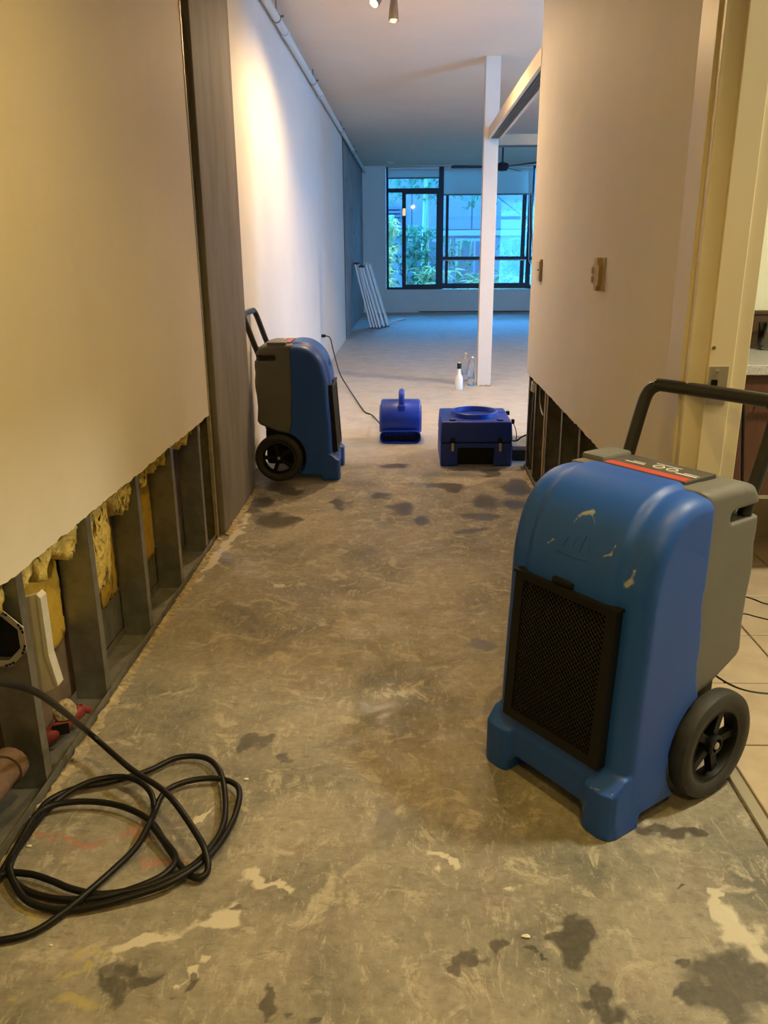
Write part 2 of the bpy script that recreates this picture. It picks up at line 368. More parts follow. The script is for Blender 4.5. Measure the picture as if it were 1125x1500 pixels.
    far_pale = math_('MULTIPLY', rng_(math_('ADD', sp.outputs['Y'], math_('MULTIPLY', noise(1.2, 4), 1.6)), 5.2, 6.8, 0, 1), rng_(noise(5, 6, 0.7), 0.25, 0.6, 0.5, 1.0))
    base = mixc(far_pale, base, (0.53, 0.49, 0.435))
    a = N('ShaderNodeAttribute'); a.attribute_name = 'stain_and_light'; sc = N('ShaderNodeSeparateColor'); L(a.outputs['Color'], sc.inputs[0])
    fine = noise(45, 6, 0.7); med = noise(14, 6, 0.65)
    jit = math_('ADD', math_('MULTIPLY', fine, 0.22), math_('MULTIPLY', med, 0.30))
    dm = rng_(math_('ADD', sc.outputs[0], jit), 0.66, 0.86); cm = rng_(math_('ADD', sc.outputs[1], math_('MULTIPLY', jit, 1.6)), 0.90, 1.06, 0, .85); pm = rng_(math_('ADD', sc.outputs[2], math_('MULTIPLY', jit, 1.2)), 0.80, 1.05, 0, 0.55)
    pcol = ramp(rng_(sp.outputs['Y'], 1.30, 1.42), [(0.4, (0.50, 0.42, 0.12)), (0.6, (0.46, 0.17, 0.12))])
    base = mixc(pm, base, pcol); base = mixc(cm, base, (0.62, 0.57, 0.46))
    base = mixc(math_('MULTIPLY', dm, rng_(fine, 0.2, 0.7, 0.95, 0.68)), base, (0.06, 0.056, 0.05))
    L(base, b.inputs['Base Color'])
    ro = rng_(noise(9, 5), 0.3, 0.7, 0.42, 0.68); rr = N('ShaderNodeMix'); rr.data_type = 'FLOAT'; L(dm, rr.inputs['Factor']); L(ro, rr.inputs['A']); rr.inputs['B'].default_value = 0.30
    L(rr.outputs['Result'], b.inputs['Roughness'])
    bp = N('ShaderNodeBump'); bp.inputs['Strength'].default_value = 0.35; bp.inputs['Distance'].default_value = 0.004
    L(math_('ADD', noise(18, 8, 0.75), math_('MULTIPLY', cm, 0.6)), bp.inputs['Height']); L(bp.outputs['Normal'], b.inputs['Normal'])
    MAT['bare_concrete'] = m; me.materials.append(m)
    return struct(link('floor', me))
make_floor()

# ------------------------------------------------------------------ structure: ceiling and walls
struct(G().box(-1.1, 5.1, -3.1, 17.95, ZC, ZC + 0.1).obj('ceiling', 'ceiling_paint'))

def cut_sheet(name, m, X0, X1, y0, y1, zc, ztop, seed, parent=None, amp=0.0028, step=0.012):
    r = random.Random(seed); pts = []; y = y0; z = 0
    while y < y1 - step:
        z = z * 0.6 + r.uniform(-amp, amp); pts.append((y, zc + z)); y += step * r.uniform(0.6, 1.4)
    pts.append((y1, zc)); pts += [(y1, ztop), (y0, ztop)]
    return G().prism(pts, lambda p, s: ((X0, X1)[s], p[0], p[1])).obj(name, m, parent)
# left wall: painted plasterboard cut off 0.59 m above the floor, steel studs below
wl = struct(cut_sheet('wall_left', 'wall_paint', XL - 0.0125, XL, -3.0, 3.535, 0.587, ZC, 3))
G().box(-1.03, -1.01, -3.0, 3.56, 0, ZC).obj('back_board', 'paperboard', wl)
G().box(-1.008, -0.997, 2.20, 3.50, 0.03, 0.17).obj('packing_strip', 'galvanised_dull', wl)
def stud_mesh():
    g = G(); t = 0.0012
    g.box(-0.992, -0.900, 0, t, 0, 2.8)                                  # web, faces the camera side
    g.box(-0.900 - t, -0.900, 0, 0.034, 0, 2.8); g.box(-0.992, -0.992 + t, 0, 0.034, 0, 2.8)
    g.box(-0.906, -0.900, 0.033, 0.0345, 0, 2.8); g.box(-0.992, -0.986, 0.033, 0.0345, 0, 2.8)
    return g.mesh('stud', 'galvanised')
sm = stud_mesh()
for y in (0.89, 1.30, 1.70, 2.125, 2.555, 2.965, 3.375):
    o = link('stud', sm, None, wl); o.location = (0, y, 0.003)
g = G(); g.box(-0.994, -0.896, -1.0, 3.54, 0.0, 0.002); g.box(-0.8975, -0.896, -1.0, 3.54, 0, 0.028); g.box(-0.994, -0.9925, -1.0, 3.54, 0, 0.03)
g.obj('bottom_track', 'galvanised_dull', wl)
# ragged strip of old adhesive and plaster along the track
def residue(name, x0, x1, y0, y1, h, seed, parent, n=90):
    r = random.Random(seed); g = G(); V = []
    for i in range(n + 1):
        y = y0 + (y1 - y0) * i / n; a = x0 + r.uniform(-.004, .004); b = x1 + r.uniform(-.010, .010); hh = h * r.uniform(.35, 1.2)
        V.append([g.bm.verts.new((a, y, 0.0)), g.bm.verts.new((a + (b - a) * .25, y, hh)), g.bm.verts.new((a + (b - a) * .6, y, hh * r.uniform(.3, .8))), g.bm.verts.new((b, y, 0.0005))])
    for p, q in zip(V, V[1:]):
        for k in range(3): g.bm.faces.new((p[k], p[k + 1], q[k + 1], q[k]))
    return g.obj(name, 'residue', parent)
residue('adhesive_ridge', -0.896, -0.868, 0.9, 3.56, 0.010, 4, wl, 260)
# corner bead and joint between plasterboard and the concrete column
G().box(XL - 0.012, XL + 0.003, 3.535, 3.547, 0.02, ZC).obj('corner_bead', 'bead_metal', wl)
G().box(-0.99, XL - 0.006, 3.547, 3.62, 0, ZC).obj('joint_strip', 'joint_dark', wl)
# concrete column, flush with the left wall
col = struct(G().box(-1.05, -0.868, 3.62, 4.40, 0, ZC, bev=0.006).obj('wall_column', 'concrete_column'))
residue('mortar_edge', -0.870, -0.838, 3.60, 4.40, 0.012, 9, col, 50)
# far left wall, then bare concrete to the window wall
wf = struct(G().box(-1.05, XFL, 4.40, 12.35, 0.0, ZC).obj('wall_left_far', 'wall_paint'))
struct(G().box(-1.05, -0.965, 12.35, YW + 0.2, 0.0, ZC).obj('wall_left_concrete', 'concrete_far'))
struct(G().box(-0.966, -0.938, 12.35, 12.39, 0, ZC).obj('trim_1', 'joint_dark'))
for (y, z) in ((14.2, 1.9), (14.8, 1.55), (16.1, 1.2), (13.3, 2.3)):
    link('tie_hole', G().lathe([(0.03, 0), (0.03, 0.004), (0, 0.004)], 12, TR(-0.965, y, z) @ roty(PI / 2)).mesh('tie_hole', 'joint_dark'), None, bpy.data.objects['wall_left_concrete'])
# back and side closure of the flat
struct(G().box(-1.1, 3.3, -3.1, -3.0, 0, ZC).obj('wall_behind', 'wall_paint'))
struct(G().box(5.0, 5.1, 4.2, 17.95, 0, ZC).obj('wall_right_far', 'wall_paint'))
# window wall with opening
WX0, WX1, WZ0, WZ1 = -0.49, 4.40, 0.465, 2.865
wn = struct(G().box(-1.05, WX0, YW, YW + 0.2, 0, ZC).box(WX0, WX1, YW, YW + 0.2, 0, WZ0).box(WX1, 5.1, YW, YW + 0.2, 0, ZC).box(WX0, WX1, YW, YW + 0.2, WZ1, ZC).obj('wall_window', 'wall_paint'))
G().box(WX0 - 0.02, WX1 + 0.02, YW - 0.012, YW, WZ0 - 0.012, WZ0 + 0.008).obj('window_sill', 'wall_paint', wn)
struct(G().box(0.2, 5.0, YW - 0.012, YW, 0.004, 0.03).obj('baseboard_window', 'rust'))

# right wall with cut plasterboard, wall ends at Y 4.87
wr = struct(cut_sheet('wall_right', 'wall_paint', XR, XR + 0.0125, 2.21, 4.90, 0.575, ZC, 11))
G().box(XR + 0.108, XR + 0.12, 2.06, 4.88, 0.0, ZC).obj('back_board', 'paperboard', wr)
G().box(XR + 0.0125, XR + 0.108, 4.865, 4.885, 0.60, ZC).obj('end_board', 'wall_paint', wr)
G().box(XR + 0.004, XR + 0.102, 2.21, 4.88, 0, 0.003).box(XR + 0.004, XR + 0.006, 2.21, 4.88, 0, 0.03).obj('bottom_track', 'galvanised_dull', wr)
def stud2():
    g = G(); t = 0.0012
    g.box(XR + .010, XR + .104, 0, t, 0, 2.8); g.box(XR + .010, XR + .010 + t, -0.034, 0, 0, 2.8); g.box(XR + .104 - t, XR + .104, -0.034, 0, 0, 2.8)
    return g.mesh('stud', 'galvanised_dull')
s2 = stud2()
for y in (4.86, 4.60, 4.19, 3.78, 3.37, 2.96, 2.55):
    o = link('stud', s2, None, wr); o.location = (0, y, 0.004)
G().box(XR + 0.02, XR + 0.05, 4.30, 4.325, 0.004, 0.60).obj('timber_batten', 'tan_box', wr)
residue('adhesive_ridge', XR + 0.004, XR - 0.022, 3.2, 4.9, 0.012, 14, wr, 70)
struct(cut_sheet('wall_right_near', 'wall_paint', XR, XR + 0.12, -3.0, 1.05, 0.0, ZC, 12, amp=0))
struct(G().box(XR, XR + 0.12, 1.05, 2.06, 2.12, ZC).obj('wall_over_door', 'wall_paint'))

# door frame: casing face on the corridor side, jamb facing the camera, stop and latch plate
dj = struct(G().box(XR - 0.012, XR + 0.02, 2.095, 2.215, 0, 2.2, bev=0.002).obj('door_1', 'cream_trim'))
G().box(XR - 0.004, XR + 0.02, 2.07, 2.095, 0, 2.16).obj('casing_groove', 'cream_trim', dj)
G().box(XR - 0.008, XR + 0.098, 2.055, 2.072, 0, 2.14, bev=0.002).obj('jamb', 'cream_trim', dj)
G().box(XR + 0.036, XR + 0.098, 2.043, 2.057, 0, 2.13, bev=0.002).obj('door_stop', 'cream_trim', dj)
G().box(XR + 0.098, XR + 0.135, 2.05, 2.12, 0, 2.2, bev=0.002).obj('inner_casing', 'cream_trim', dj)
sp_ = G().box(XR + 0.040, XR + 0.086, 2.0405, 2.0432, 0.905, 1.00).obj('strike_plate', 'strip_metal', dj)
G().box(XR + 0.046, XR + 0.062, 2.0395, 2.0415, 0.935, 0.968, bev=0.003).obj('latch_hole', 'black_plastic', sp_)
G().lathe([(0.005, 0), (0.005, 0.002), (0, 0.003)], 10, TR(XR + 0.06, 2.0405, 0.99) @ rotx(PI / 2)).obj('screw', 'chrome', sp_)
G().lathe([(0.005, 0), (0.004, 0.001), (0, 0.001)], 10, TR(XR + 0.045, 2.043, 1.045) @ rotx(PI / 2)).obj('nail_hole', 'joint_dark', dj)
G().box(XR - 0.008, XR + 0.13, 1.05, 2.08, 2.10, 2.2).obj('head_jamb', 'cream_trim', dj)

# ------------------------------------------------------------------ bathroom beyond the door
fb = struct(G().box(0.79, 3.3, -3.0, 4.3, -0.03, -0.001).obj('floor_bathroom', 'grout'))
tm = G().box(0.003, 0.327, 0.003, 0.327, 0, 0.008, bev=0.002, seg=1).mesh('tile', 'tile_stone')
for i in range(6):
    for j in range(10):
        o = link('tile', tm, None, fb); o.location = (0.845 + 0.33 * i, 0.60 + 0.33 * j, -0.002 + random.uniform(0, .0012))
struct(G().box(0.808, 0.838, 1.05, 2.06, -0.001, 0.011, bev=0.002).obj('trim_threshold', 'strip_metal'))
struct(G().box(0.815, 3.3, 4.25, 4.3, 0, ZC).obj('wall_bathroom_far', 'bath_paint'))
struct(G().box(3.25, 3.3, -3.0, 4.25, 0, ZC).obj('wall_bathroom_right', 'bath_paint'))
# partition carrying the vanity
wv = struct(G().box(0.84, 3.25, 3.56, 3.70, 0, ZC).obj('wall_bathroom', 'bath_paint'))
for k in range(7): 
    G().box(0.85 + 0.33 * k, 0.85 + 0.33 * k + 0.326, 3.548, 3.562, 0.012, 0.33, bev=0.002, seg=1).obj('tile', 'tile_wall', wv)
van = empty('vanity_cabinet', (0, 0, 0))
tag(van, 'dark brown wooden vanity cabinet hung under the granite counter', 'cabinet')
G().box(0.90, 2.40, 3.03, 3.555, 0.375, 0.838, bev=0.002).obj('body', 'cabinet_wood', van)
for k in range(3):
    d = G().box(0.905 + 0.5 * k, 1.40 + 0.5 * k, 3.012, 3.03, 0.38, 0.835, bev=0.002).obj('cabinet_door', 'cabinet_wood', van)
    hx = 1.26 + 0.5 * k
    G().box(hx, hx + 0.11, 2.978, 2.988, 0.728, 0.740).box(hx + 0.01, hx + 0.018, 2.985, 3.014, 0.730, 0.738).box(hx + 0.092, hx + 0.10, 2.985, 3.014, 0.730, 0.738).obj('handle', 'chrome', d)
G().box(0.90, 2.40, 3.03, 3.54, 0.360, 0.376).obj('bottom_rail', 'board_white', van)
ct = tag(G().box(0.86, 2.45, 2.99, 3.558, 0.838, 0.874, bev=0.003).obj('countertop', 'granite'), 'speckled grey granite countertop on the vanity cabinet', 'countertop')
bs = tag(G().box(0.86, 2.45, 3.530, 3.558, 0.8745, 1.012).obj('backsplash', 'splash_wood'), 'dark brown wooden backsplash panel behind the granite counter', 'backsplash')
G().box(0.86, 2.45, 3.522, 3.556, 1.012, 1.027, bev=0.002).obj('top_rail', 'splash_wood', bs)
G().box(0.86, 2.45, 3.524, 3.531, 0.876, 0.892).obj('bottom_bead', 'splash_wood', bs)
# tumbler
gp = gz(1121, 512, 0.875)
tb = empty('drinking_glass', (gp.x, gp.y, 0.8745)); tag(tb, 'clear glass tumbler with turquoise base on the granite counter', 'glass')
G().lathe([(0, 0.012), (0.030, 0.012), (0.036, 0.11), (0.0385, 0.11), (0.0335, 0.0), (0, 0.0)], 32).obj('bowl', 'pane_glass', tb, 'all')
G().lathe([(0, 0.0125), (0.0295, 0.0125), (0.0305, 0.03), (0.0, 0.021)], 32).obj('coloured_base', 'blue_glass', tb, 'all')
# bathroom ceiling lamp (out of view) that lights the doorway
bl = empty('bathroom_lamp', (1.75, 1.85, ZC)); tag(bl, 'round warm white ceiling lamp of the bathroom', 'lamp')
G().lathe([(0.17, 0), (0.17, -0.03), (0.15, -0.03), (0.15, 0)], 32).obj('rim', 'fixture_metal', bl)
G().lathe([(0.149, -0.005), (0.149, -0.03), (0.10, -0.05), (0, -0.058)], 32).obj('diffuser', 'bulb_bath', bl, 'all')
L_ = bpy.data.lights.new('bathroom_light', 'AREA'); L_.shape = 'DISK'; L_.size = 0.3; L_.energy = 62; L_.color = (1.0, 0.90, 0.62)
lo = bpy.data.objects.new('bathroom_light', L_); C.objects.link(lo); lo.location = (1.75, 1.85, ZC - 0.07)

# ------------------------------------------------------------------ beam, post, pipe
pp = struct(G().box(0.665, 0.795, 8.0, 8.13, 0.0, ZC, bev=0.003).obj('wall_post', 'post_paint'))
def rubble(name, cx, cy, n, sx, sy, s, parent, m='gypsum', seed=1):
    r = random.Random(seed)
    for i in range(n):
        g = G(); bmesh.ops.create_icosphere(g.bm, subdivisions=1, radius=s * r.uniform(.5, 1.2))
        for v in g.bm.verts: v.co *= r.uniform(.65, 1.2); v.co.z *= .55
        o = g.obj(name, m, parent); o.location = (cx + r.uniform(-sx, sx), cy + r.uniform(-sy, sy), s * .3)
rubble('plaster_lump', 0.73, 7.985, 9, 0.07, 0.015, 0.016, pp, 'residue', 3)
bm_ = struct(G().box(0.70, 0.72, 4.88, 8.0, 2.215, 2.305).box(0.72, 0.80, 4.88, 8.0, 2.245, 2.305).box(0.80, 0.82, 4.88, 8.0, 2.215, 2.305).obj('trim_header', 'post_paint'))
for k in range(4):
    G().box(0.7215 + 0.0195 * k, 0.7375 + 0.0195 * k, 4.89, 7.995, 2.222, 2.2445).obj('track_channel', 'track_dark', bm_)
for k in range(3):
    G().box(0.7380 + 0.0195 * k, 0.7405 + 0.0195 * k, 4.89, 7.995, 2.2165, 2.2445).obj('track_fin', 'galvanised_dull', bm_)
bx2 = struct(G().box(0.795, 5.0, 8.02, 8.12, 2.165, 2.255).obj('trim_header_cross', 'beam_brown'))
G().box(0.80, 5.0, 8.018, 8.122, 2.158, 2.165).obj('lower_lip', 'track_dark', bx2)
pe = empty('ceiling_pipe', (-0.905, 4.4, 2.775)); tag(pe, 'white painted pipe running under the ceiling along the long wall', 'pipe')
G().tube([(0, 0.005, 0), (0, 13.3, 0)], 0.027, 16).obj('pipe', 'pipe_white', pe, True)
for y in (2.25, 4.7, 7.4, 9.5):
    G().tube([(0, y - 0.05, 0), (0, y + 0.05, 0)], 0.033, 16).obj('coupling', 'pipe_white', pe, True)
for y in (1.85, 4.05, 7.3, 9.9):
    g = G(); g.tube([(0, y, 0.03), (0, y, 0.105)], 0.005, 8); g.tube([(0.0, y - .009, 0), (0.0, y + .009, 0)], 0.031, 16); g.tube([(0.0, y, 0.0), (0.05, y, 0.012)], 0.008, 8)
    g.obj('pipe_hanger', 'fixture_metal', pe, True)
G().box(-0.43, -0.31, 16.92, 17.02, ZC - 0.03, ZC, bev=0.004).obj('smoke_detector', 'pipe_white')
tag(bpy.data.objects['smoke_detector'], 'small box detector on the ceiling near the window wall', 'detector')

# ------------------------------------------------------------------ windows
def wx(px): return gy(px, 400, YW).x
def wz(py): return gy(600, py, YW).z
YF0, YF1 = YW + 0.06, YW + 0.13
w1 = empty('window_1'); struct(w1)
def bar(px0, px1, py0, py1, parent, nm='frame_bar', d0=YF0, d1=YF1, m='frame_dark'):
    return G().box(wx(px0), wx(px1), d0, d1, wz(py1), wz(py0)).obj(nm, m, parent)
def pane(px0, px1, py0, py1, parent):
    return G().box(wx(px0), wx(px1), YF0 + 0.03, YF0 + 0.036, wz(py1), wz(py0)).obj('pane', 'pane_glass', parent)
bar(566, 569.5, 244, 424.5, w1); bar(641, 646.5, 244, 424.5, w1); bar(569.5, 641, 275.5, 281.5, w1); bar(569.5, 641, 244, 247, w1); bar(569.5, 641, 421, 424.5, w1)
bar(589, 594.5, 281.5, 421, w1, 'sash_stile', YF0 - 0.02, YF1); bar(638.5, 641, 281.5, 421, w1, 'sash_stile', YF0 - 0.02, YF1); bar(594.5, 638.5, 417, 421, w1, 'sash_rail', YF0 - .02); bar(594.5, 638.5, 281.5, 284, w1, 'sash_rail', YF0 - .02)
pane(569.5, 641, 247, 275.5, w1); pane(569.5, 589, 281.5, 421, w1); pane(594.5, 638.5, 284, 417, w1)
h_ = G().box(wx(589.5), wx(594), YF0 - .05, YF0 - .02, wz(316), wz(305)).obj('latch', 'chrome', w1)
w2 = empty('window_2'); struct(w2)
bar(646.5, 648.5, 244, 424, w2); bar(770.5, 777, 284, 424, w2); bar(775, 777.5, 244, 284, w2); bar(648.5, 770.5, 244, 247, w2); bar(648.5, 770.5, 415.5, 423, w2); bar(648.5, 770.5, 376.5, 381, w2, 'transom', YF0 - .02)
bar(652, 656, 284, 415.5, w2, 'sash_stile'); bar(762, 767.5, 284, 415.5, w2, 'sash_stile')
G().box(wx(648.5), wx(770.5), YF0 - .025, YF0 - .02, wz(382.5), wz(381)).obj('transom_edge', 'board_white', w2)
pane(648.5, 652, 247, 415.5, w2); pane(656, 762, 247, 376.5, w2); pane(656, 762, 381, 415.5, w2); pane(767.5, 770.5, 284, 415.5, w2)
w3 = empty('window_3'); struct(w3)
G().box(WX1 - 0.06, WX1, YF0, YF1, WZ0, WZ1).obj('frame_bar', 'frame_dark', w3); G().box(wx(777), WX1, YF0, YF1, WZ0, WZ0 + 0.07).obj('frame_bar', 'frame_dark', w3); G().box(wx(777), WX1, YF0, YF1, WZ1 - 0.05, WZ1).obj('frame_bar', 'frame_dark', w3)
G().box(wx(777), WX1 - .06, YF0, YF1, 1.05, 1.11).obj('transom', 'frame_dark', w3)
G().box(wx(777), WX1 - .06, YF0 + .03, YF0 + .036, WZ0 + .07, WZ1 - .05).obj('pane', 'pane_glass', w3)
def blind(px0, px1, py1, label):
    e = empty('roller_blind', (wx(px0), YW + 0.03, WZ1)); tag(e, label, 'blind'); wd = wx(px1) - wx(px0); h = WZ1 - wz(py1)
    G().box(0, wd, -0.001, 0.001, -h, -0.03).obj('fabric', 'blind_fabric', e)
    G().tube([(0, 0, -0.03), (wd, 0, -0.03)], 0.024, 14).obj('roller', 'board_white', e, True)
    G().box(0, wd, -0.008, 0.008, -h - 0.03, -h).obj('bottom_bar', 'galvanised_dull', e)
    return e
blind(569, 641.5, 259.5, 'short white roller blind over the transom pane beside the corner')
b2 = blind(648.5, 774, 284.5, 'wide white roller blind pulled a fifth down the large window')
blind(778.5, 880, 284.5, 'white roller blind past the window post beside the hanging cord')
cd = G().tube([gy(775.5, 250, YW - .02), gy(775.5, 330, YW - .02), gy(774.5, 372, YW - .02), gy(775, 382, YW - .02), gy(777.5, 386, YW - .02), gy(780, 382, YW - .02), gy(780, 372, YW - .02), gy(779.5, 330, YW - .02), gy(779, 250, YW - .02)], 0.012, 8, smooth=4).obj('blind_cord', 'board_white', None, True)
tag(cd, 'white looped pull cord hanging at the window post', 'cord')
# ceiling fan
fx = gz(735, 243, 2.55)
fan = empty('ceiling_fan', (fx.x, 13.6, 2.47)); fan.location.x = gy(736, 243, 13.6).x; tag(fan, 'dark ceiling fan with thin blades half hidden by the post', 'ceiling fan')
G().lathe([(0, -0.06), (0.07, -0.05), (0.10, 0), (0.09, 0.05), (0.03, 0.07), (0.02, 0.08)], 24).obj('motor', 'frame_dark', fan, True)
G().tube([(0, 0, 0.06), (0, 0, 0.37)], 0.014, 10).obj('rod', 'frame_dark', fan, True)
G().lathe([(0.07, 0.41), (0.06, 0.36), (0.02, 0.34)], 20).obj('canopy', 'frame_dark', fan, True)
bm1 = G().prism([(0.09, -0.035), (0.78, -0.065), (0.80, 0.02), (0.75, 0.06), (0.09, 0.035)], lambda p, s: (p[0], p[1], (0.012 if s else 0.004) + 0.25 * p[1])).mesh('blade', 'frame_dark')
for k in range(3):
    o = link('blade', bm1, None, fan); o.rotation_euler = (0, 0, math.radians(186 + 120 * k))

# ------------------------------------------------------------------ outside: facade and bamboo
struct(G().box(-14, 18, 18.2, 40, -1.3, -1.2).obj('ground_outside', 'bounce_paving'))
fc = empty('neighbour_building', (0, 23.5, -1.2)); tag(fc, 'concrete panel building with windows across the garden', 'building')
G().box(-12, 16, 0, 4, 0, 5.0).obj('wall', 'facade_wall', fc)
for k in range(8):
    x = -6.4 + 1.62 * k
    G().box(x, x + 1.58, -0.03, 0, 2.98, 5.2).obj('panel', 'facade_wall', fc)
for k, x in enumerate((-3.2, -0.2, 1.25, 2.75, 4.3)):
    f = G().box(x, x + 1.05, -0.04, -0.002, 0.75, 2.75).obj('window', 'facade_trim', fc)
    G().box(x + 0.08, x + 0.50, -0.05, -0.041, 0.83, 2.67).box(x + 0.55, x + 0.97, -0.05, -0.041, 0.83, 2.67).obj('window_pane', 'facade_dark', f)
G().box(-12, 16, -0.10, 0, 2.82, 2.96).obj('ledge', 'facade_trim', fc)
G().tube([(1.2, -0.5, 4.6), (3.4, -0.5, 3.0)], 0.03, 8).obj('stair_rail', 'facade_dark', fc)
for k in range(4): G().box(-0.75, -0.25, -0.25, -0.04, 3.2 + .1 * k, 3.26 + .1 * k).obj('louvre', 'facade_dark', fc)
def bamboo(name, x, y, h, nl, spread, lm, label, seed, stalk=0.02, ns=4, lean=0.0, zlo=0.0, leaf=0.16):
    r = random.Random(seed); e = empty(name, (x, y, -1.2)); tag(e, label, 'plant', 'plants outside the window')
    for k in range(ns):
        bx, by = r.uniform(-spread, spread) * .4, r.uniform(-.15, .15); tx = bx + r.uniform(-.3, .3) + lean
        G().tube([(bx, by, 0), ((bx + tx) / 2 - .05, by, h * .5), (tx, by + r.uniform(-.2, .2), h)], stalk * r.uniform(.7, 1.2), 7, smooth=5).obj('stalk', 'bamboo_stalk', e, True)
    V = []; F = []
    for i in range(nl // 6):                                   # leaves hang in fans of six
        t = r.random() ** .8; c = Vector((r.gauss(0, spread * .6) + lean * t, r.gauss(0, .28), zlo + (h - zlo) * t)); az = r.uniform(0, 2 * PI)
        for q in range(6):
            a = az + r.uniform(-1.1, 1.1); d = Vector((math.cos(a), .7 * math.sin(a), r.uniform(-.9, .25))).normalized(); s_ = d.cross(Vector((r.uniform(-.4, .4), r.uniform(-.4, .4), 1))).normalized()
            l = leaf * r.uniform(.6, 1.25); w = l * .11; n0 = len(V); m_ = c + d * l * .45
            V += [c, m_ + s_ * w, c + d * l - Vector((0, 0, l * .15)), m_ - s_ * w]; F.append((n0, n0 + 1, n0 + 2, n0 + 3))
    me = bpy.data.meshes.new('leaves'); me.from_pydata([tuple(v) for v in V], [], F); me.materials.append(MAT[lm])
    o = link('leaves', me, None, e); o['kind'] = 'stuff'
bamboo('bamboo_plant', -0.62, 19.4, 3.2, 3300, 0.24, 'leaf_pale', 'dense yellow green bamboo behind the narrow pane by the corner', 1, 0.05, 3, 0.02, 0.7)
bamboo('bamboo_plant', 0.18, 19.7, 3.0, 2200, 0.48, 'leaf_mid', 'leafy green bamboo filling the tall sash pane', 2, 0.02, 5, 0, 0.9)
bamboo('bamboo_plant', 0.45, 19.2, 2.1, 500, 0.35, 'leaf_light', 'low pale broad leaf plant at the foot of the sash pane', 5, 0.014, 5, 0, 0.9, 0.30)
bamboo('bamboo_plant', 1.10, 19.9, 2.7, 800, 0.35, 'leaf_mid', 'thin green bamboo outside between the sash pane and the post', 3, 0.015, 4, 0, 0.8)
bamboo('bamboo_plant', 1.55, 19.2, 1.95, 360, 0.25, 'leaf_light', 'small pale leafed shrub just under the window rail', 6, 0.012, 4, 0, 1.2, 0.28)
bamboo('bamboo_plant', 2.45, 19.8, 2.7, 1300, 0.38, 'leaf_mid', 'leafy green bamboo seen between the post and the cord', 4, 0.016, 4, 0, 0.8)
bamboo('bamboo_plant', 2.30, 19.1, 1.95, 400, 0.4, 'leaf_light', 'pale low shrub at the foot of the large window beyond the post', 8, 0.012, 4, 0, 1.2, 0.28)
bamboo('bamboo_plant', 3.1, 19.6, 3.4, 1500, 0.4, 'leaf_pale', 'tall yellow green bamboo past the looped blind cord', 9, 0.02, 4, 0, 0.6)
bamboo('tree_branch', 0.3, 20.8, 4.6, 1500, 1.1, 'leaf_mid', 'high leafy branches crossing the top pane', 10, 0.05, 2, 0, 3.55)
bamboo('tree_branch', 1.9, 20.8, 4.7, 900, 0.9, 'leaf_mid', 'thin leafy branches below the wide blind', 11, 0.04, 2, 0, 3.35)

# ------------------------------------------------------------------ dehumidifiers
def offset_poly(P, d):
    n = len(P); out = []
    for i in range(n):
        a, b, c = Vector(P[i - 1]), Vector(P[i]), Vector(P[(i + 1) % n]); e1 = (b - a).normalized(); e2 = (c - b).normalized()
        n1 = Vector((e1.y, -e1.x)); n2 = Vector((e2.y, -e2.x)); m = (n1 + n2); m = m.normalized() if m.length > 1e-4 else n1
        k = 1 / max(.5, m.dot(n1)); out.append((b.x - m.x * d * k, b.y - m.y * d * k))
    return out
def poly_area(P): return 0.5 * sum(P[i - 1][0] * P[i][1] - P[i][0] * P[i - 1][1] for i in range(len(P)))
def loft_w(profile, wfun, ws, wscale=None):
    """closed (u,z) outline swept over w; wfun(w) = inward offset"""
    if poly_area(profile) < 0: profile = profile[::-1]
    g = G(); rings = []
    for w in ws:
        pr = offset_poly(profile, wfun(abs(w)))
        rings.append([g.bm.verts.new((w * (wscale(z) if wscale else 1), u, z)) for u, z in pr])
    n = len(profile)
    for a, b in zip(rings, rings[1:]):
        for k in range(n): g.bm.faces.new((a[k], a[(k + 1) % n], b[(k + 1) % n], b[k]))
    g.bm.faces.new(rings[0]); g.bm.faces.new(rings[-1][::-1])
    return g
def smooth2(P, k):
    return [(v.x, v.y) for v in catmull([Vector((p[0], p[1], 0)) for p in P], k)]

